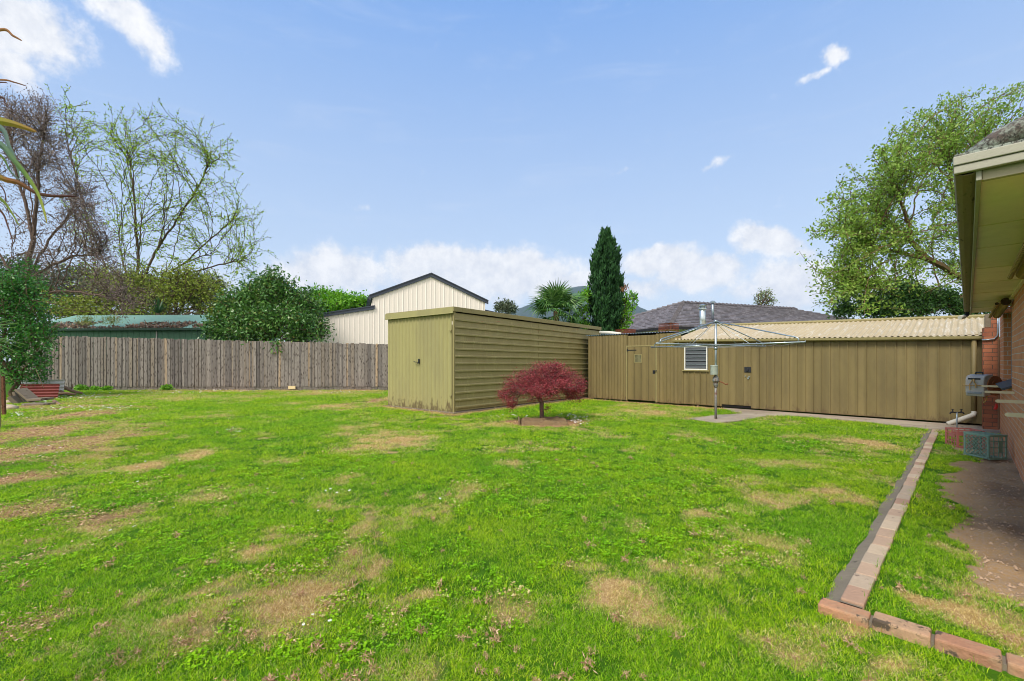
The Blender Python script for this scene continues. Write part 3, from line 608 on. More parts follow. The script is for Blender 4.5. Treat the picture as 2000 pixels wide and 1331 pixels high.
mb = MB(); mb.box(L_-.03, L_+.03, -.07, .0, .0, 2.80); mb.build('corner_post', m_trimol, sh, bevel=.006)
mb = MB()
for (z0, z1, o) in ((2.79, 2.955, .075), (2.775, 2.795, .085)):
    mb.box(-o, -o+.03, -.07, W_+.03, z0, z1)
mb.build('fascia', m_olive, sh, bevel=.006)
mb = MB(); mb.box(3.9, 3.94, -.036, -.028, .1, 2.75); mb.build('seam', m_side, sh)
mb = MB(); n = 24
for i in range(n):
    x0, x1 = -.07+i*(L_+.1)/n, -.07+(i+1)*(L_+.1)/n
    mb.box(x0, x1-.002, -.095-.006*random.random(), -.07, topz(x0)-.13+.006*random.random(), topz(x0)-.002)
mb.build('fascia', m_trimol, sh, bevel=.004)
mb = MB(); mb.strip([[(-.06, -.085, 2.95), (-.06, W_+.02, 2.97)], [(L_+.03, -.085, 2.855), (L_+.03, W_+.02, 2.88)]]); mb.build('roof', m_trimol, sh, solid=.02)
mb = MB(); mb.box(-.08, L_+.05, -.12, W_+.02, -.08, .035); mb.build('base_slab', m_concd, sh, bevel=.01)
mb = MB(); mb.tube([(-.05, 1.50, 1.42), (-.075, 1.62, 1.43), (-.07, 1.66, 1.45)], .012, 6); mb.box(-.045, -.02, 1.44, 1.49, 1.38, 1.52); mb.tube([(-.06, 1.47, 1.42), (-.075, 1.465, 1.38), (-.06, 1.5, 1.37)], .008, 6)
hd = mb.build('latch', m_black, sh)
for zc in (2.3, .48):
    mb = MB(); mb.box(-.05, -.02, .03, .13, zc-.012, zc+.012); mb.tube([(-.045, .035, zc-.03), (-.045, .035, zc+.03)], .01, 6); mb.build('hinge', m_trimol, sh)
mb = MB(); mb.box(7.42, 7.95, -.09, -.06, .10, .14); mb.box(7.42, 7.95, -.09, -.06, .84, .88); mb.box(7.42, 7.47, -.09, -.06, .14, .84); mb.box(7.90, 7.95, -.09, -.06, .14, .84)
vf = mb.build('window_frame', m_white, sh); mb = MB(); mb.box(7.47, 7.90, -.075, -.062, .14, .84); mb.build('pane', m_glass, vf)
# ================================================================ lean-to and long shed (house-aligned frame: t deeper, e to the left)
def in_te(name, t, e, z=0, **k): return empty(name, TE(t, e, z), A1, **k)
T0 = 14.45; E1, E2, E3 = -.30, 6.84, 10.35      # right end, junction, left end
def gz(e): return 2.00+.0212*(e+.2)
lt = in_te('lean_to', T0, 8.6, label='low olive corrugated lean-to with a plank door beside the big shed', cat='lean-to'); o = (T0, 8.6, 0)
door_e = (8.62, 7.28)                              # measured below
def e_at(px, t=T0):
    r = (px-1000)/F; return (t*CA-r*t*SA)/(SA+r*CA)
d0, d1 = e_at(1226), e_at(1281); SW_ = 6.65
mb = MB(o); corr(mb, (T0, E3, .05), (0, -1, 0), (0, 0, 1), E3-d0, 2.36, .13, .012, (-1, 0, 0)); corr(mb, (T0, d1, .05), (0, -1, 0), (0, 0, 1), d1-6.645, 2.34, .13, .012, (-1, 0, 0))
corr(mb, (T0, d0, 1.98), (0, -1, 0), (0, 0, 1), d0-d1, .38, .13, .012, (-1, 0, 0)); mb.build('wall', m_olived, lt)
mb = MB(o); mb.box(T0+.02, T0+.03, SW_, d1, .05, 2.38); mb.box(T0+.02, T0+.03, d0, E3, .05, 2.3); mb.box(T0+2.5, T0+2.6, E2, E3, 0, 2.5); mb.build('wall', m_dark, lt)['label'] = 'dark inner lining'
mb = MB(o); mb.box(T0-.025, T0+.01, d1+.01, d0-.01, .08, 1.965)
dr = mb.build('door', m_olived, lt, bevel=.004)
mb = MB(o)
for i in range(1, 4): mb.box(T0-.029, T0-.024, d1+(d0-d1)*i/4-.006, d1+(d0-d1)*i/4+.006, .1, 1.95)
mb.build('batten', m_dark, dr)
mb = MB(o); mb.box(T0-.03, T0+.02, d1-.05, d1, .04, 2.0); mb.box(T0-.03, T0+.02, d0, d0+.05, .04, 2.0); mb.box(T0-.032, T0+.02, d1-.05, d0+.05, 1.97, 2.01); mb.build('door_frame', m_trimol, lt)
mb = MB(o); ew = e_at(1247); mb.box(T0-.034, T0-.026, ew-.13, ew+.13, 1.42, 1.68); pn = mb.build('pane', glassmat('coloured_pane', (86, 84, 62), .2), dr)
mb = MB(o)
for (a0, a1, b0, b1) in ((ew-.15, ew+.15, 1.40, 1.42), (ew-.15, ew+.15, 1.68, 1.70), (ew-.15, ew-.13, 1.42, 1.68), (ew+.13, ew+.15, 1.42, 1.68)): mb.box(T0-.037, T0-.025, a0, a1, b0, b1)
mb.build('pane_frame', m_trimol, dr)
mb = MB(o); mb.tube([(T0-.03, d1+.06, 1.10), (T0-.06, d1+.06, 1.10), (T0-.06, d1-.06, 1.13)], .013, 6); mb.box(T0-.034, T0-.02, d1+.1, d1+.02, 1.02, 1.14); mb.build('handle', m_black, dr)
mb = MB(o); mb.box(T0-.036, T0-.024, d0-.36, d0+.02, 1.83, 1.86); mb.tube([(T0-.036, d0, 1.80), (T0-.036, d0, 1.9)], .015, 6); mb.build('hinge', m_black, dr)
mb = MB(o); corr(mb, (T0-.035, E3+.1, 2.44), (0, -1, 0), (1, 0, .012), E3-E2-.05, 2.9, .105, .014, (0, 0, 1)); mb.build('roof', m_galv, lt, solid=.003)
ls = in_te('long_shed', T0, 3.2, label='long olive boarded shed under a cream corrugated roof along the path', cat='shed'); o = (T0, 3.2, 0)
EW0, EW1 = e_at(1337), e_at(1382); ED0, ED1 = e_at(1410), e_at(1467)
print('e', d0, d1, EW0, EW1, ED0, ED1)
SW = 6.64
mb = MB(o); mb.box(T0, T0+.05, E1, EW1-.02, .06, 2.05); mb.box(T0, T0+.05, EW1-.02, EW0+.02, .06, 1.17); mb.box(T0, T0+.05, EW0+.02, SW, .06, 2.1); mb.box(T0, T0+.05, EW1-.02, EW0+.02, 1.93, 2.08)
mb.box(T0+.1, T0+2.6, E1, E1+.1, 0, 2.1); mb.box(T0+2.6, T0+2.7, E1, E2, 0, 2.55); e = E1+.40
while e < SW:
    if not (ED1-.05 < e < ED0+.05):
        for (z0, z1) in (((.06, 1.15), (1.95, 2.05)) if EW1-.05 < e < EW0+.05 else ((.06, 2.05),)): mb.box(T0-.028, T0, e-.010, e+.010, z0, z1)
    e += .1905
mb.build('wall', m_olived, ls)
mb = MB(o); mb.box(T0-.03, T0-.002, ED1, ED0, .13, 1.98)
for i in range(1, 4): mb.box(T0-.046, T0-.03, ED1+(ED0-ED1)*i/4-.008, ED1+(ED0-ED1)*i/4+.008, .14, 1.97)
dd = mb.build('door', m_olived, ls)
el_ = e_at(1461); mb = MB(o); mb.box(T0-.045, T0-.03, el_-.09, el_+.09, 1.12, 1.28); mb.tube([(T0-.045, el_, 1.2), (T0-.08, el_, 1.2)], .035, 8); mb.build('lock_plate', m_black, dd)
mb = MB(o); mb.tube([(T0-.03, el_-.05, .99), (T0-.07, el_-.05, .99)], .02, 8); mb.build('knob', m_galv, dd); mb = MB(o); mb.tube([(T0-.03, el_+.06, 1.01), (T0-.06, el_+.06, 1.01)], .015, 8); mb.build('knob', m_galv, dd); mb = MB(o); mb.box(T0-.06, T0-.03, el_-.04, el_-.0, .92, .97); mb.build('padlock', m_galv, dd)
mb = MB(o); mb.box(T0-.01, T0+.0, ED1, ED0, .05, .12); mb.build('door_gap', m_dark, ls)
mb = MB(o); ww = EW0-EW1
for (a0, a1, b0, b1) in ((EW1, EW0, 1.17, 1.21), (EW1, EW0, 1.90, 1.93), (EW1, EW1+.035, 1.21, 1.90), (EW0-.035, EW0, 1.21, 1.90)): mb.box(T0-.03, T0+.03, a0, a1, b0, b1)
wf = mb.build('window_frame', m_white, ls, bevel=.004)
mb = MB(o); mb.box(T0-.06, T0-.02, EW1-.06, EW0+.06, 1.13, 1.168); mb.build('sill', m_trimol, wf)
for i in range(6):
    mb = MB(o); z = 1.235+i*.115; mb.add([(T0-.025, EW1+.04, z), (T0-.025, EW0-.04, z), (T0+.015, EW0-.04, z+.12), (T0+.015, EW1+.04, z+.12)], [(0, 1, 2, 3)]); mb.build('louvre', m_louv, wf, solid=.006)
    mb = MB(o); mb.box(T0-.028, T0-.022, EW1+.036, EW0-.036, z-.006, z+.006); mb.build('louvre_rail', m_galv, wf)
mb = MB(o); mb.box(T0+.08, T0+.09, EW1+.0, EW0-.0, 1.2, 1.92); mb.box(T0+.04, T0+.075, EW1+.1, EW0-.12, 1.22, 1.38); mb.build('curtain', M('lining_cloth', (116, 112, 104), .9), wf)
# roof
TR_ = T0+2.6
def rz(e, s): return gz(e)+.045+s*(.60+(2.745-2.145-.60))
mb = MB(o); n = int((E2-E1-.1)/.115*6); r0, r1 = [], []
for i in range(n+1):
    e = E1-.02+(E2+.02-E1)*i/n; a = .017*math.sin(2*PI*e/.115); r0.append((T0-.13, e, gz(e)+.015+a)); r1.append((TR_, e, gz(e)+.60+a))
mb.strip([r0, r1]); rf = mb.build('roof', m_roof, ls, solid=.004)
mb = MB(o); mb.tube([(TR_, E1-.03, gz(E1)+.625), (TR_, E2+.05, gz(E2)+.625)], .05, 8); mb.box(TR_-.1, TR_+.08, E1-.02, E2, 2.58, 2.60); mb.build('ridge_cap', m_trimol, rf)
mb = MB(o); mb.strip([[(TR_, E1, gz(E1)+.6), (TR_, E2, gz(E2)+.6)], [(TR_+2.6, E1, gz(E1)), (TR_+2.6, E2, gz(E2))]]); mb.build('rear_slope', m_roof, rf, solid=.02)
mb = MB(o); rows = []
for e in (E1-.02, E2+.03):
    g = gz(e); rows.append([(T0-.02, e, g+.0), (T0-.02, e, g-.065), (T0-.11, e, g-.075), (T0-.15, e, g-.05), (T0-.155, e, g+.0), (T0-.145, e, g+.004)])
mb.strip(rows); mb.build('gutter', m_trimol, ls, solid=.005)
mb = MB(o); mb.tube([(T0-.07, E1+.2, 1.95), (T0-.07, E1+.2, .3)], .045, 12); mb.build('downpipe', m_olived, ls, smooth=True)
mb = MB(o); mb.tube([(T0-.07, E1+.2, .32), (T0-.12, E1+.21, .26), (T0-.32, E1+.62, .04)], .05, 12); mb.build('downpipe_shoe', m_pvc, ls, smooth=True)
# gable infill at the left of the roof
mb = MB(o); mb.add([(T0+.02, E2-.02, 2.0), (TR_, E2-.02, 2.0), (TR_, E2-.02, 2.72), (T0+.02, E2-.02, 2.13)], [(0, 1, 2, 3)]); mb.build('gable', m_olived, ls, solid=.02)
# flue
fe = None
fy = 1.295; fp = P(1372, 636, 16.6); ft, fe = toTE(fp.x, fp.y); fz0 = fp.z
fl = in_te('flue', ft, fe, fz0-.1, label='shiny steel flue with a cowl rising through the cream shed roof', cat='flue')
fh = (636-596)*16.6/F
mb = MB(); mb.tube([(0, 0, -.1), (0, 0, fh+.05)], .105, 18); mb.build('pipe', m_steel, fl, smooth=True)
mb = MB(); mb.tube([(0, 0, fh*.92), (0, 0, fh*.94)], .15, 18); mb.tube([(0, 0, fh*.94), (0, 0, fh*1.0)], [.15, .09], 18); mb.tube([(0, 0, fh), (0, 0, fh*1.1)], .09, 18); mb.tube([(0, 0, fh*1.1), (0, 0, fh*1.15)], [.17, .05], 18); mb.build('cowl', m_steel, fl)
mb = MB(); mb.tube([(0, 0, -.18), (-.02, 0, .12)], [.30, .12], 18); mb.build('flashing', M('lead_flashing', (92, 98, 106), .6, .2), fl)
# pvc pipe & wire cages on the lean-to roof
p0, p1 = P(1172, 649.5, 17.9), P(1212, 652.5, 16.9)
pp = empty('pipe', p0, 0, 'pale plastic pipe lying along the edge of the lean-to roof', 'pipe')
mb = MB(p0); mb.tube([p0, p0.lerp(p1, .5)+Vector((0, 0, .02)), p1], .055, 10); mb.build('tube', m_pvc, pp, smooth=True)
def cage(cx, py, Y, wd, hh, label, rot):
    b0 = P(cx, py, Y); c = empty('wire_cage', b0, rot, label, 'wire cage', 'rusty wire cages on the lean-to roof'); mb = MB(); r = .006; nn_ = 9
    for i in range(nn_+1):
        x = -wd/2+wd*i/nn_
        for y in (-.25, .25): mb.tube([(x, y, 0), (x+random.uniform(-.02, .02), y, hh+random.uniform(-.03, .03))], r, 4, False)
        mb.tube([(x, -.25, hh), (x, .25, hh)], r, 4, False)
    for j in range(6):
        z = hh*j/5
        for y in (-.25, 0, .25): mb.tube([(-wd/2, y, z), (0, y+.01, z+random.uniform(-.015, .015)), (wd/2, y, z)], r, 4, False)
        for x in (-wd/2, wd/2): mb.tube([(x, -.25, z), (x, .25, z)], r, 4, False)
    mb.build('mesh_panel', m_rust, c)
cage(1306, 652, 16.6, .50, .36, 'tall rusty wire cage on the lean-to roof near the flue', .6)
cage(1222, 652.5, 18.2, .62, .17, 'low rusty wire cage on the lean-to roof below the cypress', .7)
# ================================================================ brick house on the right
EWL = -.47
hs = in_te('brick_house', 3.9, EWL, label='orange brick house with cream eaves along the right edge', cat='house'); o = (3.9, EWL, 0)
mb = MB(o); wt = .11
W1 = (10.2, 12.4); W2 = (4.3, 6.3); ZS, ZT = 1.08, 2.36
zt = 2.46
def wallseg(t0, t1, z0, z1): mb.box(t0, t1, EWL-wt, EWL, z0, z1)
wallseg(3.9, W2[0], -.05, zt); wallseg(W2[0], W2[1], -.05, ZS); wallseg(W2[1], W1[0], -.05, zt); wallseg(W1[0], W1[1], -.05, ZS); wallseg(W1[1], 13.72, -.05, zt)
mb.box(3.9, 4.01, -7, EWL-wt, -.05, zt); mb.box(13.6, 13.72, -7, EWL-wt, -.05, zt); mb.build('wall', m_brick, hs)
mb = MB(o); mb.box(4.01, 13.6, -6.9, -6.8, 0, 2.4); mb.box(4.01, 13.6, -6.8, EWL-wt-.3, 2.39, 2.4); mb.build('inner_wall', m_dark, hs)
for (a, b_) in (W1, W2):
    mb = MB(o)
    for (t0, t1, z0, z1) in ((a, b_, ZS, ZS+.05), (a, b_, ZT-.05, ZT), (a, a+.05, ZS+.05, ZT-.05), (b_-.05, b_, ZS+.05, ZT-.05), ((a+b_)/2-.02, (a+b_)/2+.02, ZS+.05, ZT-.05)): mb.box(t0, t1, EWL-.14, EWL-.095, z0, z1)
    wf = mb.build('window', M('blue_grey_frame', (120, 142, 148), .5), hs)
    mb = MB(o); mb.box(a+.05, b_-.05, EWL-.13, EWL-.12, ZS+.05, ZT-.05); mb.build('pane', m_glass, wf)
    mb = MB(o); mb.add([(a-.04, EWL+.10, ZS-.06), (b_+.04, EWL+.10, ZS-.06), (b_+.04, EWL-.10, ZS+.03), (a-.04, EWL-.10, ZS+.03)], [(0, 1, 2, 3)]); mb.build('sill', M('dark_sill', (70, 72, 78), .6), wf, solid=.03)
# eave
mb = MB(o); mb.box(3.42, 12.72, EWL+.0, -.052, 2.405, 2.42); mb.build('soffit', m_soffit, hs)
mb = MB(o)
for t in (4.6, 5.5, 6.7, 7.9, 9.1, 10.3, 11.5): MB(o).box(t-.012, t+.012, EWL, -.055, 2.399, 2.4055).build('batten', m_soffit, hs)
mb = MB(o); mb.box(3.42, 12.72, EWL+.002, EWL+.03, 2.37, 2.404); mb.build('cornice', m_soffit, hs)
mb = MB(o); mb.box(3.36, 12.76, -.051, -.03, 2.385, 2.50); mb.build('fascia', m_fascia, hs, bevel=.003)
mb = MB(o); mb.box(3.375, 3.41, -2.6, -.053, 2.385, 2.44); mb.build('end_board', m_flake, hs, bevel=.003)
mb = MB(o); mb.box(3.33, 3.36, -2.6, .052, 2.434, 2.475); mb.box(3.322, 3.36, -2.6, .054, 2.477, 2.522); mb.build('fascia', m_fascia, hs, bevel=.004)['label'] = 'two-step cream fascia across the near end of the roof'
mb = MB(o); rows = []
for t in (3.362, 12.78): rows.append([(t, -.029, 2.50), (t, -.029, 2.432), (t, -.015, 2.426), (t, .02, 2.426), (t, .045, 2.436), (t, .052, 2.455), (t, .052, 2.515), (t, .045, 2.52)])
mb.strip(rows); mb.build('gutter', m_gutter, hs, solid=.004)
mb = MB(o); mb.tube([(12.72, .01, 2.43), (12.74, .01, 2.37), (12.66, .05, 2.33)], .035, 8); mb.build('gutter_outlet', m_black, hs)
mb = MB(o); mb.tube([(12.66, .05, 2.33), (12.58, .11, 2.31)], .04, 10); mb.build('pipe_stub', m_pvc, hs)
mb = MB(o); mb.tube([(11.2, -.035, 2.385), (11.0, -.035, 2.35), (10.8, -.04, 2.37), (11.6, -.04, 2.38)], .005, 5); mb.build('cable', m_white, hs)
# roof: tiles stepping up from the gutter, mossy verge capping
def lich():
    m, nt, b = newmat('lichen_tile'); v = coords(nt); n = noise(nt, v, 14, 6, .75); n2 = noise(nt, v, 60, 4, .8)
    c = mixc(nt, ramp(nt, n, [(.42, (0, 0, 0)), (.55, (1, 1, 1))]), lin((96, 84, 78)), lin((150, 158, 146)))
    c = mixc(nt, ramp(nt, n2, [(.5, (0, 0, 0)), (.6, (1, 1, 1))]), c, lin((62, 60, 56))); nt.links.new(c, b.inputs['Base Color']); b.inputs['Roughness'].default_value = .95; bump(nt, b, n2, .8, .01); return m
m_lich = lich()
mb = MB(o)
for k in range(16):
    e0 = .05-k*.30; z0 = 2.515+k*.098; mb.box(3.36, 12.76, e0-.34, e0, z0, z0+.03)
mb.box(3.36, 12.76, -4.9, -4.8, 4.0, 4.04)
rr = mb.build('roof', m_lich, hs)
mb = MB(o); mb.tube([(3.40, -.0, 2.53), (3.40, -.12, 2.585), (3.40, -.9, 2.85), (3.40, -1.6, 3.10)], [.03, .055, .065, .07], 10); mb.build('verge_cap', m_lich, rr, smooth=True)
# awnings
def striped():
    m, nt, b = newmat('striped_canvas'); tc = nt.nodes.new('ShaderNodeTexCoord'); sp = nt.nodes.new('ShaderNodeSeparateXYZ'); nt.links.new(tc.outputs['Object'], sp.inputs[0])
    w_ = mth(nt, 'FRACT', mth(nt, 'MULTIPLY', sp.outputs[0], 13.)); c = mixc(nt, mth(nt, 'GREATER_THAN', w_, .45), lin((60, 44, 26)), lin((196, 160, 84)))
    nt.links.new(c, b.inputs['Base Color']); b.inputs['Roughness'].default_value = .9; return m
m_str = striped()
for (a, b_, arms) in ((9.7, 12.6, (9.6, 11.8)), (4.3, 6.75, (5.62, 7.47))):
    mb = MB(o); mb.tube([(a, -.39, 2.315), (b_, -.39, 2.315)], .055, 14); mb.tube([(a, -.30, 2.29), (b_, -.30, 2.29)], .022, 8); aw = mb.build('awning', m_str, hs)
    for t in arms:
        ex = -.19 if t > 8 else -.235
        mb = MB(o); mb.box(t-.006, t+.006, EWL-.0, ex, .985, 1.02); mb.tube([(t, ex, 1.0025), (t+.001, ex+.0, 1.0025)], .0175, 8)
        ar = mb.build('arm', m_bar, aw, bevel=.003)
        mb = MB(o); mb.tube([(t-.008, ex, 1.0025), (t+.008, ex, 1.0025)], .006, 8); mb.build('pivot', m_rust, aw) if False else None
    mb = MB(o); mb.box(a-.01, b_+.01, EWL+.002, EWL+.05, 2.34, 2.37); mb.build('bracket', m_bar, aw)
# brick pier with its conduit
pr = in_te('brick_pier', 13.8, -.34, label='stepped red brick pier joining the house to the long shed', cat='brick pier'); o = (13.8, -.34, 0)
mb = MB(o); mb.box(13.82, 14.44, -.465, -.345, -.05, 2.46); mb.box(13.82, 14.44, -.345, -.222, -.05, 2.16); mb.build('wall', m_brickr, pr)
mb = MB(o); mb.box(13.84, 14.5, -.343, -.26, 2.165, 2.45); mb.build('end_mortar', m_slab, pr)
mb = MB(o); mb.tube([(13.79, -.44, 2.47), (13.79, -.445, 2.1), (13.79, -.435, 1.98), (13.79, -.39, 1.915), (13.79, -.30, 1.905), (13.79, -.21, 1.90)], .013, 8); mb.build('conduit', m_galv, pr, smooth=True)
mb = MB(o); mb.tube([(13.76, -.455, 1.9), (13.76, -.455, .05)], .018, 8); mb.build('pipe', M('copper_brown_pipe', (120, 86, 62), .6), pr)
# ================================================================ yard objects
hx = TE(12.45, -.155); hr = empty('hose_reel', (hx.x, hx.y, 0.0), math.radians(191), 'grey and brown retractable hose reel hanging beside the brick pier', 'hose reel')
# local +x = front normal ; local -y .. side
mb = MB(); pf = [(.0, .80), (.10, .78), (.12, .86), (.12, 1.10), (.09, 1.17), (.0, 1.20), (-.12, 1.20), (-.12, .82)]
vs = [(x, -.0+y, z) for y in (-.15, .15) for x, z in pf]; n = len(pf)
mb.add(vs, [tuple(range(n-1, -1, -1)), tuple(range(n, 2*n))]+[(i, (i+1) % n, n+(i+1) % n, n+i) for i in range(n)]); mb.build('casing', m_grey, hr, bevel=.018)
mb = MB(); mb.tube([(-.14, .165, .99), (-.14, -.14, .99)], .185, 28); mb.tube([(-.14, .175, .99), (-.14, .165, .99)], .10, 20); mb.build('drum', m_brownp, hr)
mb = MB(); mb.tube([(-.14, .185, .99), (-.14, .176, .99)], [.05, .06], 14); mb.build('hub', m_brownp, hr)
mb = MB(); mb.box(.118, .128, -.10, .10, 1.10, 1.13); mb.build('slot', m_black, hr, bevel=.004)
mb = MB(); mb.tube([(.0, -.06, 1.20), (.0, -.05, 1.235), (.0, .05, 1.235), (.0, .06, 1.20)], .014, 8); mb.build('handle', m_black, hr)
mb = MB(); mb.tube([(.13, 0, 1.11), (.16, .02, 1.06), (.15, .05, 1.0), (.15, .04, .95)], .011, 8); mb.tube([(.14, -.01, 1.10), (.15, -.06, 1.0), (.15, -.05, .9)], .008, 6); mb.tube([(.15, .16, 1.0), (.15, -.16, .985)], .009, 6); mb.build('hose_end', M('tan_hose', (176, 140, 88), .6), hr)
mb = MB(); mb.box(.12, .128, -.12, .12, .83, .87); mb.build('badge_recess', M('blue_grey_plastic', (128, 134, 142), .6), hr, bevel=.005)
mb = MB(); mb.tube([(-.0, .12, .82), (-.02, .10, .72), (-.06, .04, .66), (-.14, -.02, .66), (-.22, -.08, .72), (-.27, -.12, .82), (-.3, -.13, .9)], .011, 8); mb.build('hose', M('tan_hose', (176, 140, 88), .6), hr, smooth=True)
mb = MB(); mb.box(-.28, -.10, -.19, -.14, .96, 1.02); mb.build('bracket', m_bar, hr)
hc = TE(13.1, -.40); hf = empty('hose_connector', (hc.x, hc.y, .55), 0, 'red hose connector hanging on a short hose below the brown reel', 'hose fitting')
mb = MB(); mb.tube([(0, 0, .06), (0, 0, 0), (-.03, 0, -.05)], [.018, .026, .02], 8); mb.build('coupling', m_redp, hf)
mb = MB(); mb.tube([(0, 0, .05), (.02, .01, .2), (.02, .02, .38)], .010, 6); mb.build('hose', m_brownp, hf)
sx, sy = G(1869, 839); sp_ = empty('standpipe', (sx, sy, 0), math.radians(-15), 'metal standpipe with two black taps beside the crates', 'garden tap')
mb = MB(); mb.tube([(0, 0, -.05), (0, 0, .36)], .014, 8); mb.build('pipe', m_galv, sp_, smooth=True)
mb = MB(); mb.tube([(-.10, 0, .36), (.10, 0, .36)], .012, 8); mb.build('crossbar', m_black, sp_)
for s in (-1, 1):
    mb = MB(); mb.tube([(.085*s, 0, .36), (.105*s, 0, .36), (.125*s, 0, .33)], [.018, .016, .013], 8); mb.tube([(.075*s, 0, .36), (.075*s, 0, .42)], [.018, .008], 8); mb.box(.075*s-.025, .075*s+.025, -.006, .006, .42, .432); mb.build('tap', m_black, sp_)
def bars(mb, p, u, v, W, Hh, us, vs_, th, d):
    """lattice of bars in the plane p,u,v: us / vs_ positions (fractions) across and up"""
    p, u, v = Vector(p), Vector(u), Vector(v); nrm = u.cross(v).normalized()
    def bar(a, b, wd):
        dr_ = (b-a).normalized(); s = dr_.cross(nrm)*wd/2; q = nrm*d/2
        mb.add([a-s-q, a+s-q, a+s+q, a-s+q, b-s-q, b+s-q, b+s+q, b-s+q], [(0, 3, 2, 1), (4, 5, 6, 7), (0, 1, 5, 4), (1, 2, 6, 5), (2, 3, 7, 6), (3, 0, 4, 7)])
    for k in us: bar(p+u*W*k, p+u*W*k+v*Hh, th)
    for k in vs_: bar(p+v*Hh*k, p+v*Hh*k+u*W, th*.98)
    return bar
def crate(x, y, rz, mat, label, side=False):
    r = empty('milk_crate', (x, y, 0), rz, label, 'crate', 'plastic milk crates by the house wall'); Wd, Dp, Hc = .34, .34, .29
    # crate local: open top at +z ; when lying, it is built rotated so that its base faces local -x
    MT = Matrix.Identity(4)
    if side: MT = Matrix(((0, 0, 1, 0), (0, 1, 0, 0), (-1, 0, 0, Wd+.01), (0, 0, 0, 1)))
    def fin(mb, name):
        mb.v = [MT @ p for p in mb.v]; return mb.build(name, mat, r)
    sides = (((0, 0, 0), (1, 0, 0), Wd), ((0, Dp, 0), (1, 0, 0), Wd), ((0, 0, 0), (0, 1, 0), Dp), ((Wd, 0, 0), (0, 1, 0), Dp))
    for (p, u, l) in sides:
        mb = MB(); bars(mb, p, u, (0, 0, 1), l, Hc, (.02, .98), (.03, .97), .022, .012)
        bars(mb, p, u, (0, 0, 1), l, Hc, (.25, .5, .75), (.28, .55), .011, .009)
        pv_ = Vector(p)+Vector((0, 0, Hc*.55)); bars(mb, pv_, u, (0, 0, 1), l, Hc*.2, (.5,), (.0, .96), .012, .008)
        c = Vector(p)+Vector(u)*l*.5; uu = Vector(u)
        nrm = uu.cross(Vector((0, 0, 1)))*.003; a = c-uu*l*.26+Vector((0, 0, Hc*.55)); b2 = c+uu*l*.26+Vector((0, 0, Hc*.55)); h_ = Vector((0, 0, Hc*.19))
        mb.add([a-nrm, b2-nrm, b2-nrm+h_, a-nrm+h_, a+nrm, b2+nrm, b2+nrm+h_, a+nrm+h_], [(3, 2, 1, 0), (4, 5, 6, 7), (0, 1, 5, 4), (1, 2, 6, 5), (2, 3, 7, 6), (3, 0, 4, 7)])
        fin(mb, 'side')
    mb = MB(); bar = bars(mb, (0, 0, 0), (1, 0, 0), (0, 1, 0), Wd, Dp, (.03, .97), (.03, .97), .024, .012); n = 6
    for i in range(-n+1, n):
        a = i/n; x0, y0 = max(0, a), max(0, -a); k = 1-abs(a)
        bar(Vector((Wd*x0, Dp*y0, 0)), Vector((Wd*(x0+k), Dp*(y0+k), 0)), .0055); bar(Vector((Wd*(1-x0), Dp*y0, 0)), Vector((Wd*(1-x0-k), Dp*(y0+k), 0)), .0055)
    fin(mb, 'base')
    for cx, cy in ((0, 0), (Wd, 0), (0, Dp), (Wd, Dp)): fin(MB().box(cx-.012, cx+.012, cy-.012, cy+.012, 0, Hc), 'corner_post')
    return r
gx, gy = G(1931, 898); crate(gx, gy, math.radians(4), m_crg, 'faded green milk crate lying on its side against the brick wall', True)
gx, gy = G(1870, 874); crate(gx, gy, math.radians(-20), m_crr, 'faded red milk crate standing upright behind the green one')
# clothes hoist
hx_, hy_ = G(1398, 820); ho = empty('clothes_hoist', (hx_, hy_, 0), 0, 'galvanised rotary clothes hoist standing at the end of the concrete path', 'clothesline')
mb = MB(); mb.tube([(0, 0, -.1), (0, 0, .86)], .03, 12); mb.build('post', m_rustpipe, ho, smooth=True)
mb = MB(); mb.tube([(0, 0, .8), (0, 0, 2.44)], .027, 12); mb.tube([(0, 0, 2.42), (0, 0, 2.46)], .05, 12); mb.tube([(0, 0, 1.74), (0, 0, 1.80)], .04, 12); mb.tube([(0, 0, 1.82), (0, 0, 1.87)], .055, 12); mb.build('mast', m_galv, ho, smooth=True)
mb = MB(); mb.tube([(0, 0, .80), (0, 0, .86), (0, 0, .92), (0, 0, .97), (0, 0, 1.03), (0, 0, 1.10)], [.04, .055, .055, .085, .07, .035], 14); mb.build('gearbox', m_rustpipe, ho)
mb = MB(); mb.tube([(.05, -.02, .96), (.14, -.08, .92), (.19, -.10, .88), (.25, -.10, .89)], [.012, .010, .012, .016], 8); mb.build('crank_handle', m_rust, ho)
mb = MB(); mb.tube([(-.055, -.03, 1.12), (-.055, -.03, 1.335)], .085, 16); mb.tube([(-.055, -.03, 1.335), (-.055, -.03, 1.35)], [.092, .08], 16); mb.build('peg_tin', M('pale_grey_tin', (150, 158, 146), .6, .1), ho)
R_ = 2.1; AZ = [math.radians(a) for a in (30, 120, 210, 300)]
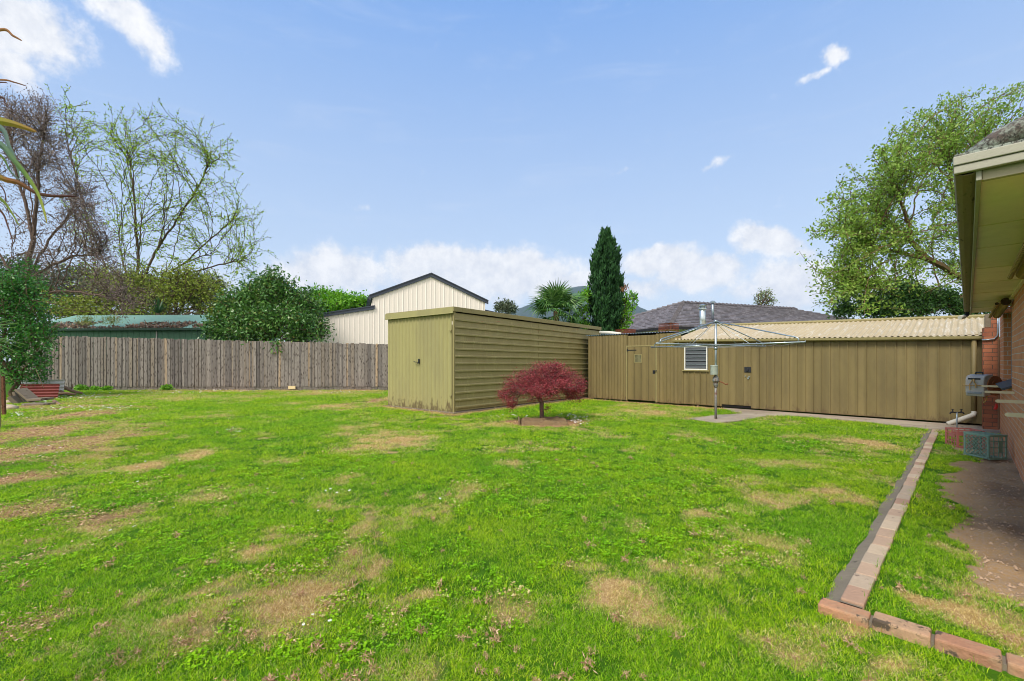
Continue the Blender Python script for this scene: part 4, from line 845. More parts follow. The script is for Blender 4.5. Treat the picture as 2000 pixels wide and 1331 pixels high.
for k, a in enumerate(AZ):
    c, s = math.cos(a), math.sin(a); mb = MB(); mb.tube([(.03*c, .03*s, 1.845), (R_*c, R_*s, 1.852)], .0175, 8); ar = mb.build('arm', m_galv, ho, smooth=True)
    for q in (.35, .5, .65, .8, .93, 1.0): MB().tube([(R_*q*c, R_*q*s, 1.86), (R_*q*c, R_*q*s, 1.885)], .008, 6).build('line_hook', m_galv, ar)
    mb = MB(); q = .93; mb.tube([(.03*c, .03*s, 2.43), (R_*.9*c, R_*.9*s, 1.965), (R_*.925*c, R_*.925*s, 1.945), (R_*.935*c, R_*.935*s, 1.915), (R_*.935*c, R_*.935*s, 1.855)], .014, 8); mb.build('strut', m_galv, ho, smooth=True)
    mb = MB(); mb.tube([(.03*c, .03*s, 2.40), (R_*.42*c, R_*.42*s, 1.86)], .005, 6); mb.build('stay_wire', m_galv, ho)
mb = MB()
for q in (.35, .5, .65, .8, .97):
    pts_ = [Vector((R_*q*math.cos(a), R_*q*math.sin(a), 1.865)) for a in AZ]
    for k in range(4):
        a, b2 = pts_[k], pts_[(k+1) % 4]; mb.tube([a, a.lerp(b2, .5)-Vector((0, 0, .02+.03*q)), b2], .0022, 4, False)
mb.build('line', M('plastic_line', (150, 156, 160), .5), ho)
# paths and edging
mb = MB(); cen = [(p[0], p[1]) for p in POLYPATH]
mb.prism(cen, -.05, .022); cp = mb.build('concrete_path', m_conc, bevel=.006); tag(cp, kind='structure')
def etop(t): return .022+.05*math.exp(-(t-3.2)/1.5)
mb = MB(); rows = []
t = 3.3
ts = np.arange(3.2, 13.1, .1)
left = [TE(t, .605+.012*math.sin(t*2.3)+.008*math.sin(t*9)) for t in ts]; right = [TE(t, .528) for t in ts]
for (zt_) in (0,):
    rows = [[Vector((l.x, l.y, -.08)) for l in left], [Vector((l.x, l.y, .0+etop(t)*.12)) for l, t in zip(left, ts)], [Vector((l.x, l.y, .008+etop(t)*.5)) for l, t in zip(right, ts)]]
mb.strip(rows); cs = mb.build('concrete_strip', m_concd); tag(cs, kind='structure')
ed = in_te('brick_edging', 3.3, .52, label='row of flat pinkish bricks edging the lawn towards the long shed', cat='garden edging'); o = (3.3, .52, 0)
mats_e = [M('edging_brick', c, .92, 0, .2, 5, spot=.62, spotcol=(110, 92, 80), spots=9, bmp=.5) for c in ((172, 146, 122), (184, 164, 138), (160, 130, 108), (166, 148, 126))]
t = 3.22
while t < 13.0:
    l = .232; j = random.uniform(-.004, .004); z = etop(t); mb = MB(o); mb.box(t, t+l, .416+j, .527+j, -.06, z+random.uniform(-.003, .003)); mb.build('brick', mats_e[random.choice((0, 0, 1, 1, 2, 3))], ed, bevel=.009); t += .246
mb = MB(o); mb.strip([[(t_q, .42, etop(t_q)-.014) for t_q in ts], [(t_q, .526, etop(t_q)-.014) for t_q in ts]]); mb.build('mortar', m_concd, ed)
ks = in_te('brick_kerb', 3.2, 0., label='raised kerb of rough red bricks across the near end of the garden bed', cat='garden kerb'); o = (3.2, 0, 0)
mk = [M('kerb_brick', c, .92, 0, .25, 6, spot=.56, spotcol=(84, 72, 60), spots=8, bmp=.8, bs=40, col2=(150, 128, 100)) for c in ((170, 126, 96), (176, 140, 110), (158, 116, 90))]
e = .61; k = 0
while e > -1.2:
    l = random.choice((.232, .232, .115)); mb = MB(o); r0 = random.uniform(-.006, .006)
    mb.box(3.09+r0+.004*k, 3.205+r0+.004*k, e-l, e, -.06, .062+random.uniform(-.007, .007)); mb.build('brick', mk[k % 3], ks, bevel=.010); e -= l+.014; k += 1
mb = MB(o); mb.add([(3.10, .57, .024), (3.19, .57, .024), (3.22, -1.2, .024), (3.13, -1.2, .024)], [(0, 1, 2, 3)]); mb.build('mortar', m_concd, ks, solid=.03)
# ================================================================ paling fence
fc = empty('paling_fence', (-10, 22.9, 0), 0, 'weathered grey timber paling fence across the back of the lawn', 'fence'); o = (-10, 22.9, 0)
mb = MB(o); x = -25.; i = 0
def ftop(x): return 2.66-(x+20.5)*(2.66-2.31)/14. if x < -6.5 else 2.31
while x < 3:
    wd = random.choice((.10, .105, .125, .15)); mb.cur = random.random()**1.1*.86 if random.random() > .06 else random.uniform(.85, 1.)
    if i % 2: y0 = 22.9+.02*random.random()
    else: y0 = 22.918+.02*random.random()
    zt_ = ftop(x)+random.gauss(0, .018); zb = .17+random.uniform(-.02, .01)
    lean = random.gauss(0, .004); mb.box(x, x+wd-.004, y0, y0+.013, zb, zt_, Matrix.Translation((x, 0, zb)) @ Matrix.Rotation(lean, 4, 'Y') @ Matrix.Translation((-x, 0, -zb))); x += wd*(.74 if i % 2 == 0 else .74); i += 1
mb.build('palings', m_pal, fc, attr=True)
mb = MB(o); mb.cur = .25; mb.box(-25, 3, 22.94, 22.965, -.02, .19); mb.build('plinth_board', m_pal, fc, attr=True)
mb = MB(o)
for z in (.45, 1.2, 1.95): mb.box(-25, 3, 22.955, 22.99, z, z+.07)
mb.build('rail', m_log, fc)
tp = P(570, 758, 22.85); ob = MB(); ob.box(-.18, .18, -.02, .02, -.05, .10); o_ = ob.build('timber_offcut', M('fresh_timber', (216, 196, 150), .8)); o_.location = tp; tag(o_, 'short pale timber offcut at the foot of the paling fence', 'timber')
# ================================================================ sheds and house beyond the fence
gs = empty('green_shed', (-21, 27, 0), math.radians(-3), 'green steel shed with a pale debris-strewn roof beyond the fence', 'shed'); 
def gpt(px, py, Y=27.): p = P(px, py, Y); return p
zr0 = P(150, 641, 27).z; zr1 = P(150, 617, 29.6).z
mb = MB(); corr(mb, (-8.5, 0, 0), (1, 0, 0), (0, 0, 1), 12.0, 3.35, .36, .012, (0, -1, 0), 10, lambda p: 1 if p < .1 else -1); mb.build('wall', m_grn, gs)
mb = MB(); mb.box(3.47, 3.53, .0, 6, 0, 3.3); mb.box(-8.5, 3.5, 6, 6.05, 0, 3.3); mb.build('wall', m_grn, gs)
mb = MB(); corr(mb, (-8.7, -.2, 3.42), (1, 0, 0), (0, 1, .33), 12.4, 3.4, .19, .016, (0, 0, 1), 6); rfg = mb.build('roof', m_grnroof, gs)
mb = MB(); mb.strip([[(-8.7, 3.2, 4.54), (3.7, 3.2, 4.54)], [(-8.7, 6.6, 3.42), (3.7, 6.6, 3.42)]]); mb.build('rear_slope', m_grnroof, rfg)
mb = MB(); mb.box(-8.7, 3.7, -.33, -.2, 3.27, 3.40); mb.build('gutter', M('dark_green_gutter', (36, 62, 50), .5), gs, bevel=.01)
mb = MB(); mb.box(-.2+.0, -.13, -.04, -.02, 2.6, 3.27); mb.build('downpipe', m_grey, gs)
n = 2600; xx = -8.4+10*RNG.random(n); yy = RNG.random(n)**1.6*1.3; kk = (fbm(xx, yy*.5, .35, 77) > .44) | (yy < .12); xx, yy = xx[kk], yy[kk]
xb = 2.0+.5*RNG.random(500); yb = RNG.random(500)*3.2; xx = np.r_[xx, xb-.0+yb*.3]; yy = np.r_[yy, yb]
pp_ = np.stack([xx, yy-.2, 3.45+yy*.33], 1)
m_debris = leafmat('leaf_debris', [(0, (96, 76, 66)), (.5, (134, 108, 92)), (1, (160, 136, 112))], .1)
npmesh('leaf_litter', leaf_verts(pp_, .14, .8, (0, 0, .1)), 4, m_debris, rfg, {'rnd': np.repeat(RNG.random(len(pp_)), 4)})['kind'] = 'stuff'
# cream shed
YL, YR = 28., 30.35; Lp = Vector(((728-1000)/F*YL, YL, 0)); Rp = Vector(((947-1000)/F*YR, YR, 0)); wv = (Rp-Lp); Wc = wv.length; ac = math.atan2(wv.y, wv.x)
cs_ = empty('cream_shed', Lp, ac, 'tall cream steel shed with a charcoal trimmed gable beyond the fence', 'shed'); ze = P(728, 580, YL).z; za = P(840, 540, (YL+YR)/2).z; zl1 = P(735, 603, YL).z
# lean-to on the left falls away from the main gable
XL = -4.6; zl0 = zl1-.00
qa = P(636, 613, 26.9).z
def cprof(x):
    if x < 0: return zl1-.05+(x)*.19
    return ze+(za-ze)*(1-abs(x-Wc/2)/(Wc/2))
mb = MB(); st = .02; xs_ = []; x = XL
pr_ = lambda p: 1 if p < .07 else -.0
n = int((Wc-XL)/.29)
r0, r1 = [], []
xq = XL
while xq < Wc-.001:
    for dx, dy in ((0, 0), (.03, .02), (.06, .02), (.09, 0), (.28, 0)):
        x = min(xq+dx, Wc)
        if r0 and x < 0 <= xq+.29 and False: pass
        r0.append((x, -dy, 0)); r1.append((x, -dy, cprof(x if x >= 0 or x < -.0 else x)))
    xq += .29
mb.strip([r0, r1]); mb.build('wall', m_cream, cs_)
mb = MB(); mb.add([(Wc, 0, 0), (Wc, 9, 0), (Wc, 9, ze), (Wc, 0, ze)], [(0, 1, 2, 3)]); mb.add([(0, .0, 0), (0, 9, 0), (0, 9, ze), (0, 0, ze)], [(0, 1, 2, 3)]); mb.add([(XL, 0, 0), (XL, 9, 0), (XL, 9, cprof(XL)), (XL, 0, cprof(XL))], [(0, 1, 2, 3)]); mb.build('wall', m_cream, cs_, solid=.02)['label'] = 'plain side walls'
mb = MB(); r = lambda x: cprof(max(x, 0.0001))
for (x0, z0, x1, z1) in ((-.22, ze-.10, Wc/2, za+.02), (Wc/2, za+.02, Wc+.22, ze-.10)):
    for (dz0, dz1, y0, y1) in ((-.06, .14, -.09, .02), (.14, .20, -.13, .02)):
        mb.add([(x0, y0, z0+dz0), (x1, y0, z1+dz0), (x1, y0, z1+dz1), (x0, y0, z0+dz1), (x0, y1, z0+dz0), (x1, y1, z1+dz0), (x1, y1, z1+dz1), (x0, y1, z0+dz1)], [(0, 1, 2, 3), (7, 6, 5, 4), (0, 4, 5, 1), (2, 6, 7, 3), (1, 5, 6, 2), (0, 3, 7, 4)])
x0, x1, z0, z1 = XL-.2, .12, cprof(XL-.2)-.0, zl1-.02
for (dz0, dz1, y0, y1) in ((-.02, .16, -.09, .02), (.16, .22, -.12, .02)):
    mb.add([(x0, y0, z0+dz0), (x1, y0, z1+dz0), (x1, y0, z1+dz1), (x0, y0, z0+dz1), (x0, y1, z0+dz0), (x1, y1, z1+dz0), (x1, y1, z1+dz1), (x0, y1, z0+dz1)], [(0, 1, 2, 3), (7, 6, 5, 4), (0, 4, 5, 1), (2, 6, 7, 3), (1, 5, 6, 2), (0, 3, 7, 4)])
mb.build('barge_trim', m_trim, cs_)
mb = MB(); mb.strip([[(-.25, 0, ze+.0), (Wc/2, 0, za+.12), (Wc+.25, 0, ze+.0)], [(-.25, 9, ze+.0), (Wc/2, 9, za+.12), (Wc+.25, 9, ze+.0)]]); mb.strip([[(XL-.2, 0, z0+.14), (0, 0, z1+.14)], [(XL-.2, 9, z0+.14), (0, 9, z1+.14)]]); mb.build('roof', m_trim, cs_, solid=.02)
mb = MB(); mb.add([(-.30, -.10, ze-.05), (-.18, -.10, ze-.22), (-.10, -.10, ze-.22), (-.10, -.10, ze+.05), (-.30, 9, ze-.05), (-.18, 9, ze-.22), (-.10, 9, ze-.22), (-.10, 9, ze+.05)], [(0, 1, 2, 3), (7, 6, 5, 4), (0, 4, 5, 1), (1, 5, 6, 2), (2, 6, 7, 3), (3, 7, 4, 0)]); mb.build('gutter', m_trim, cs_)
# low charcoal roof just right of the gable
rp = P(985, 612, 31.); lr = empty('roof_slope', Rp, ac, 'low charcoal skillion roof attached right of the cream gable', 'roof'); lr.name = 'skillion_shed'; 
mb = MB(); z0 = P(950, 606, 30.6).z; mb.add([(.0, .3, z0), (2.4, .3, z0-.42), (2.4, 8, z0-.42), (.0, 8, z0)], [(0, 1, 2, 3)]); mb.build('roof', m_trim, lr, solid=.12); mb = MB(); mb.add([(.05, .35, 0), (2.35, .35, 0), (2.35, .35, z0-.43), (.05, .35, z0-.05)], [(0, 1, 2, 3)]); mb.build('wall', m_cream, lr, solid=.02)
# tiled house
rr_ = Vector((.936, .3515, 0)); ll_ = Vector((-.3515, .936, 0)); KA = math.atan2(.3515, .936); K = Vector((8.9, 25.4, 0)); zE = 3.42; zP = 5.85; a_ = 7.; LR, LL = 26., 14.
th = empty('tiled_house', K, KA, 'neighbouring house with a dark grey tiled hip roof beyond the sheds', 'house')
mb = MB(); mb.box(.5, LR-.5, .5, LL-.5, 0, zE-.2); mb.build('wall', M('cream_render', (206, 192, 156), .8, 0, .08, 1), th)
def tiles(p0, p1, q0, q1, name):
    """stepped courses between the eave p0-p1 and the ridge q0-q1"""
    mb = MB(); n = 17; p0, p1, q0, q1 = map(Vector, (p0, p1, q0, q1))
    for i in range(n):
        a, b2 = i/n, (i+1)/n+.012; A, B = p0.lerp(q0, a), p1.lerp(q1, a); C, D = p1.lerp(q1, min(b2, 1)), p0.lerp(q0, min(b2, 1)); up = Vector((0, 0, .085)); ln = (B-A).length
        k = max(1, int(ln/.33)); off = (i % 2)*.5
        for j in range(k):
            f0, f1 = j/k, (j+1)/k; mb.cur = random.random(); g0, g1 = f0, f1
            mb.add([A.lerp(B, f0), A.lerp(B, f1), A.lerp(B, f1)+up, A.lerp(B, f0)+up+Vector((0, 0, .008)), D.lerp(C, f1)+up*.1, D.lerp(C, f0)+up*.1], [(0, 1, 2, 3), (3, 2, 4, 5)])
    return mb.build(name, m_tile, th, attr=True)
E00, E10, E11, E01 = (0, 0, zE), (LR, 0, zE), (LR, LL, zE), (0, LL, zE); R0, R1 = (a_, a_, zP), (LR-a_, a_, zP)
tiles(E00, E10, R0, R1, 'roof')['label'] = 'long tiled slope facing the yard'; tiles(E01, E00, R0, R0, 'roof')['label'] = 'triangular tiled hip slope'
mb = MB(); mb.add([E10, E11, R1], [(0, 1, 2)]); mb.add([E11, E01, R0, R1], [(0, 1, 2, 3)]); mb.cur = .5; mb.build('roof', m_tile, th, attr=False)['label'] = 'rear slopes'
mb = MB()
def caps(a, b2):
    a, b2 = Vector(a), Vector(b2); n = int((b2-a).length/.38)
    for i in range(n): p, q = a.lerp(b2, i/n), a.lerp(b2, (i+1.15)/n); mb.cur = random.random()*.5; mb.tube([p+Vector((0, 0, .09)), q+Vector((0, 0, .03))], [.14, .11], 8)
caps(E00, R0); caps(R0, R1); caps(E01, R0); mb.build('ridge_caps', m_tile, th, attr=True)
mb = MB(); mb.box(-.12, LR, -.12, .0, zE-.16, zE-.02); mb.box(-.12, .0, .0, LL, zE-.16, zE-.02); mb.build('gutter', M('black_gutter', (38, 36, 40), .4), th)
mb = MB(); mb.box(.0, LR, .0, .48, zE-.2, zE-.17); mb.box(.0, .48, .48, LL, zE-.2, zE-.17); mb.build('soffit', m_cream, th)
vp = P(1392, 609, 28.6); vz = empty('vent_pipe', vp, 0, 'thin grey capped vent pipe on the tiled roof', 'vent pipe'); hh = 17*28.6/F
mb = MB(); mb.tube([(0, 0, -.5), (0, 0, hh)], .075, 10); mb.build('pipe', m_galv, vz, smooth=True); mb = MB(); mb.tube([(0, 0, hh), (0, 0, hh+.08)], .15, 12); mb.tube([(0, 0, hh+.08), (0, 0, hh+.13)], [.15, .08], 12); mb.build('cap', m_galv, vz)
# ================================================================ vegetation
def bark(name, c, c2, moss=None):
    m, nt, b = newmat(name); v = coords(nt); n = noise(nt, v, 3, 5, .7); n2 = noise(nt, v, 24, 3, .7)
    cc = mixc(nt, n, lin(c), lin(c2)); cc = mixc(nt, ramp(nt, n2, [(.5, (0, 0, 0)), (.65, (1, 1, 1))]), cc, lin(moss or tuple(int(x*.7) for x in c)))
    nt.links.new(cc, b.inputs['Base Color']); b.inputs['Roughness'].default_value = .95; b.inputs['Specular IOR Level'].default_value = .1; return m
def padpts(pads, Y, n, depth=.8, shell=0.):
    ws = np.array([p[2]*p[3]*(p[5] if len(p) > 5 else 1) for p in pads], float); ks = RNG.multinomial(n, ws/ws.sum()); out = []
    for p, k in zip(pads, ks):
        dy = p[4] if len(p) > 4 else 0; c = P(p[0], p[1], Y+dy); rx = p[2]*(Y+dy)/F; rz_ = p[3]*(Y+dy)/F
        out.append(ell(k, c, (rx, max(rx, rz_)*depth, rz_), shell))
    return np.concatenate(out)
def tree(name, label, cat, base, pads, Y, nt_, leaves_per, lsize, lmat, bmat, bf=.35, depth=.8, rtrunk=.18, rmin=.008, crad=.25, lwidth=.45, bias=(0, 0, -.2), jit=.06, stem=None, group=None, shell=.3, tips_only=False, power=.5, rsc=1., lpb=0., zmin=None, crown='crown', T=None, GR=None):
    r = empty(name, base, 0, label, cat, group); b0 = np.array(base, float)
    T = padpts(pads, Y, nt_, depth, shell) if T is None and GR is None else T
    if zmin is not None: T = T[T[:, 2] > zmin]
    N, par, w_, ch = mst(b0, T, bf, stem) if GR is None else GR
    N2 = N-b0; branch_mesh('trunk', N2, par, w_, bmat, r, rmin, rtrunk, power, 5, jit)
    sel = np.arange(1, len(N)); sel = sel[w_[sel] < 8] if not tips_only else sel[ch[sel] == 0]
    C = N2[sel]
    A = np.repeat(C, leaves_per, 0); pa = np.repeat(N2[par[sel]], leaves_per, 0)
    u = RNG.random((len(A), 1))*lpb; pts_ = A+(pa-A)*u+RNG.normal(size=A.shape)*crad*.5
    V = leaf_verts(pts_, lsize, lwidth, bias); cl = np.repeat(RNG.random(len(C)), leaves_per)
    rnd = np.clip(.55*RNG.random(len(A))+.45*cl, 0, 1)
    npmesh(crown, V, 4, lmat, r, {'rnd': np.repeat(rnd, 4)})
    return r
def g3(px, Y, z=-.05): return ((px-1000)/F*Y, Y, z)
def rays(spec, Y, n_fill, hull, dsp=3., step=.35, twig=1.3, tw_step=.42, arch=.6, drop=0., up=.35, seed=3):
    """targets along long limbs from start points to tips, with side twigs: spec = [(start px,py)], hull = tips (px, py)"""
    rg = np.random.default_rng(seed); out = []; tips = [(a, b, 1.) for a, b in hull]
    hv = [(a, b) for a, b in hull]
    for _ in range(n_fill):
        a, b = hv[rg.integers(len(hv))]; s = spec[rg.integers(len(spec))]; k = .45+.5*rg.random(); c, d = hv[rg.integers(len(hv))]; m = rg.random()*.45
        a2, b2 = a*(1-m)+c*m, b*(1-m)+d*m; tips.append((s[0]+(a2-s[0])*k, s[1]+(b2-s[1])*k, k))
    for a, b, k in tips:
        s = min(spec, key=lambda q: math.hypot(q[0]-a, (q[1]-b)*1.)+rg.random()*60); p0 = np.array(P(s[0], s[1], Y)); p2 = np.array(P(a, b, Y+(rg.random()*2-1)*dsp*(.4+.6*k)))
        d = p2-p0; L = np.linalg.norm(d); p1 = p0+d*.5+np.array([-d[0]*.18, 0, abs(d[0])*.28*arch+.05*L+drop]); n = max(3, int(L/step)); q = []
        for i in range(1, n+1):
            u = i/n; q.append((1-u)**2*p0+2*u*(1-u)*p1+u*u*p2+rg.normal(size=3)*.025*L*.12)
        q = np.array(q); out.append(q)
        for i in range(int(n*.22), n-1):
            if rg.random() < .75:
                dr = unit(q[min(i+1, n-1)]-q[i-1]); sd_ = unit(np.cross(dr, rg.normal(size=3))); tl = twig*(.35+.9*rg.random())*(1.1-.6*i/n); td = unit(dr*.75+sd_*.75+np.array([0, 0, up])); c = q[i]; m = max(2, int(tl/tw_step)); T2 = []
                for j in range(1, m+1): c = c+td*tl/m+rg.normal(size=3)*.05; T2.append(c.copy()); td = unit(td+np.array([0, 0, up*.12])+rg.normal(size=3)*.12)
                out.append(np.array(T2))
    return np.concatenate(out)
def limb(pts_, Y, step=.45):
    out = []
    for a, b in zip(pts_[:-1], pts_[1:]):
        p, q = np.array(P(a[0], a[1], Y)), np.array(P(b[0], b[1], Y)); n = max(2, int(np.linalg.norm(q-p)/step)); out += [p+(q-p)*i/n+RNG.normal(size=3)*.02 for i in range(1, n+1)]
    return np.array(out)
def grow(stem, limbs, Y, n_fill, hull, dsp=3., step=.35, twig=1.3, tw_step=.42, up=.3, drop=0., seed=3, zmin=2.6, wob=.04, kmin=.4):
    """explicit limb skeleton: stem > limbs > long curved branches to the crown's tips > side twigs"""
    rg = np.random.default_rng(seed); N = [np.array(q, float) for q in stem]; par = [-1]+list(range(len(stem)-1)); lim = list(range(max(1, len(stem)-3), len(stem)))
    def near(p): return int(np.argmin(np.linalg.norm(np.array(N)-p, axis=1)))
    def chain(p, pts_):
        for q in pts_: N.append(np.array(q, float)); par.append(p); p = len(N)-1
        return p
    for l in limbs:
        k0 = len(N); dyl = (rg.random()*2-1)*dsp*.35; P0 = [np.array(P(a, b, Y+dyl*i/len(l))) for i, (a, b) in enumerate(l)]; i0 = near(P0[0]); C = [N[i0]]+P0[1:]; out = []
        for i in range(len(C)-1):
            p0, p1, p2, p3 = C[max(i-1, 0)], C[i], C[i+1], C[min(i+2, len(C)-1)]; n = max(2, int(np.linalg.norm(p2-p1)/step))
            for k in range(1, n+1): u = k/n; out.append(.5*((2*p1)+(-p0+p2)*u+(2*p0-5*p1+4*p2-p3)*u*u+(-p0+3*p1-3*p2+p3)*u**3)+rg.normal(size=3)*wob*.6)
        chain(i0, out); lim += list(range(k0, len(N)))
    tips = [(a, b, 1.) for a, b in hull]
    for _ in range(n_fill):
        a, b = hull[rg.integers(len(hull))]; c, d = hull[rg.integers(len(hull))]; m = rg.random()*.5; tips.append((a*(1-m)+c*m, b*(1-m)+d*m, kmin+(1-kmin)*rg.random()))
    LN = np.array([N[i] for i in lim])
    for a, b, kk in tips:
        e = np.array(P(a, b, Y+(rg.random()*2-1)*dsp)); d = np.linalg.norm(LN-e, axis=1); d = np.where(LN[:, 2] > e[2]+.2*d, d*1.5, d); j = int(np.argmin(d*(1+1.9*rg.random()*np.exp(-((np.arange(len(d))-rg.integers(len(d)))/14.)**2)*-.45)*(1+.5*rg.random(len(d))))); i0 = lim[j]; p0 = N[i0]; e = p0+(e-p0)*kk
        L = np.linalg.norm(e-p0); 
        if L < .6: continue
        tg = unit(N[i0]-N[par[i0]]); p1 = p0+tg*.33*L+(e-p0)*.22+np.array([0, 0, .06*L+drop*L]); n = max(3, int(L/step)); w0 = rg.normal(size=3)*wob*L*.35; cur = i0; idx = []
        for i in range(1, n+1):
            u = i/n; q = (1-u)**2*p0+2*u*(1-u)*p1+u*u*e+w0*math.sin(u*PI*2)*.5+rg.normal(size=3)*wob
            cur = chain(cur, [q]); idx.append(cur)
        for i in range(int(n*.2), n-1):
            if rg.random() < .8:
                b0 = idx[i]; dr = unit(N[idx[i+1]]-N[b0]); sd_ = unit(np.cross(dr, rg.normal(size=3))); tl = twig*(.3+.9*rg.random())*(1.15-.65*i/n); td = unit(dr*.8+sd_*.7+np.array([0, 0, up])); c = N[b0].copy(); m = max(2, int(tl/tw_step)); q = []
                for j2 in range(m): c = c+td*tl/m+rg.normal(size=3)*wob*.5; q.append(c.copy()); td = unit(td+np.array([0, 0, up*.1])+rg.normal(size=3)*.1)
                k1 = len(N); chain(b0, q)
                if m > 2 and rg.random() < .6:
                    b1 = k1+m//2; td2 = unit(td+unit(rg.normal(size=3))*.9); c = N[b1].copy(); q = []
                    for j2 in range(2): c = c+td2*tl*.22; q.append(c.copy())
                    chain(b1, q)
    N = np.array(N); par = np.array(par); N[:, 2] = np.where((np.arange(len(N)) >= len(stem)) & (N[:, 2] < zmin), zmin+.3*RNG.random(len(N)), N[:, 2]); w = np.zeros(len(N)); ch = np.zeros(len(N), int)
    for k in range(len(N)-1, 0, -1):
        if ch[k] == 0: w[k] = 1
        w[par[k]] += w[k]; ch[par[k]] += 1
    print('grown', len(N)); return N, par, w, ch
# Japanese maple
mx_, my_ = G(1057, 822)
m_map = leafmat('maple_leaf', [(0, (90, 32, 42)), (.35, (138, 52, 62)), (.7, (174, 76, 84)), (1, (222, 112, 102))], .35, .5)
pads = [(1075, 716, 42, 9), (1062, 728, 62, 10), (1100, 735, 42, 12, .1), (1040, 742, 58, 11, -.2), (1010, 755, 34, 9), (1000, 766, 30, 7, .1), (1050, 760, 55, 11, -.5), (1095, 752, 46, 12, -.35), (1118, 760, 28, 12, .1), (1134, 748, 12, 9), (1128, 762, 15, 9, -.1), (1060, 770, 50, 8, -.4),
        (985, 774, 13, 5), (998, 781, 20, 6, -.1), (1000, 793, 12, 5), (1036, 781, 12, 4, -.3), (1115, 776, 16, 5), (1130, 780, 9, 4), (1070, 797, 8, 5, -.2), (1060, 750, 50, 10, .6), (1080, 740, 50, 10, .7)]
stem = [(mx_, my_, -.05), (mx_+.01, my_, .3), (mx_-.04, my_, .55), (mx_-.01, my_, .72)]
tree('maple_tree', 'small dark red Japanese maple with a layered umbrella crown in the lawn', 'tree', (mx_, my_, 0), pads, my_, 1500, 19, .048, m_map, bark('maple_bark', (96, 76, 70), (120, 98, 88)), .5, .75, .055, .0035, .11, .22, (0, -.1, -.25), .1, stem, shell=.2, lpb=.6, power=.45)
c = G(1062, 826); bed = empty('garden_bed', (c[0], c[1], 0), .0, 'squared mound of dug brown soil around the maple trunk', 'garden bed')
n = 60; xs2 = np.linspace(-.66, .66, n); X2, Y2 = np.meshgrid(xs2, xs2*.9); ex = np.clip((.56-np.abs(X2))/.06, 0, 1)*np.clip((.49-np.abs(Y2))/.06, 0, 1)
Z2 = -.03+ex*(.10+(fbm(X2, Y2, 6, 70, 3)-.5)*.13)-np.exp(-((X2+.05)**2+(Y2)**2)/.02)*.0
mb = MB(); mb.strip([[(X2[i, j], Y2[i, j], Z2[i, j]) for j in range(n)] for i in range(n)]); mb.build('soil', m_mulch, bed, smooth=True)
mb = MB(); mb.box(-.60, -.575, -.42, .45, -.03, .095); mb.build('timber_edge', m_log, bed)
# large tree on the right
m_rt = leafmat('spring_leaf', [(0, (88, 120, 38)), (.4, (124, 158, 54)), (.8, (160, 188, 84)), (1, (190, 204, 124))], .4, .5)
m_rb = bark('lichen_bark', (96, 86, 68), (112, 94, 70), (140, 104, 62))
Yr = 18.5
hull = [(1576, 560), (1578, 520), (1580, 470), (1600, 455), (1615, 420), (1612, 390), (1640, 355), (1665, 360), (1700, 300), (1722, 292), (1742, 330), (1775, 270), (1795, 228), (1815, 222), (1850, 205), (1880, 195), (1920, 180), (1950, 200), (1985, 172), (2010, 165), (2060, 160), (2140, 200), (2200, 300), (2220, 420), (2180, 520), (1585, 600), (1620, 612), (1690, 615), (1640, 520), (1700, 450), (1780, 380), (1850, 320), (1920, 280), (1660, 470), (1720, 380), (1830, 260), (1590, 575), (1610, 545), (1640, 600), (1700, 596), (1760, 604), (1820, 604), (1850, 585), (1730, 545), (1800, 530), (1850, 480), (1660, 585), (1720, 600)]
sp_l = [(1860, 535), (1810, 505), (1770, 470), (1740, 440), (1860, 580), (1800, 560), (1740, 560), (1880, 440), (1920, 400), (1960, 380), (1860, 360), (1700, 560), (2040, 420), (1900, 500)]
LR_ = [[(1930, 565), (1862, 582), (1800, 562), (1740, 556), (1690, 562)], [(1930, 560), (1895, 500), (1880, 440), (1862, 370), (1850, 300)], [(2000, 560), (1985, 470), (1960, 390), (1930, 330)], [(1800, 503), (1740, 490), (1690, 470)], [(1780, 472), (1770, 420), (1750, 380)], [(1862, 584), (1800, 596), (1740, 600)]]
stem = [g3(2050, Yr+.8), g3(2045, Yr+.8, 2.0), g3(2000, Yr+.6, 3.6), (P(1930, 565, Yr+.4)), (P(1862, 535, Yr)), (P(1810, 505, Yr-.2)), (P(1780, 472, Yr)), P(1740, 440, Yr)]
GRr = grow([tuple(q) for q in stem], LR_, Yr, 260, hull, 2.6, .3, 1.15, .28, .5, 0., 8, 2.8, .03, .35)
tree('leafy_tree', 'big spring green tree with lichen orange limbs behind the long shed roof', 'tree', g3(2050, Yr+.8), None, Yr, 0, 9, .12, m_rt, m_rb, .2, .75, .2, .006, .22, .5, (0, 0, .1), .03, lpb=.8, GR=GRr)
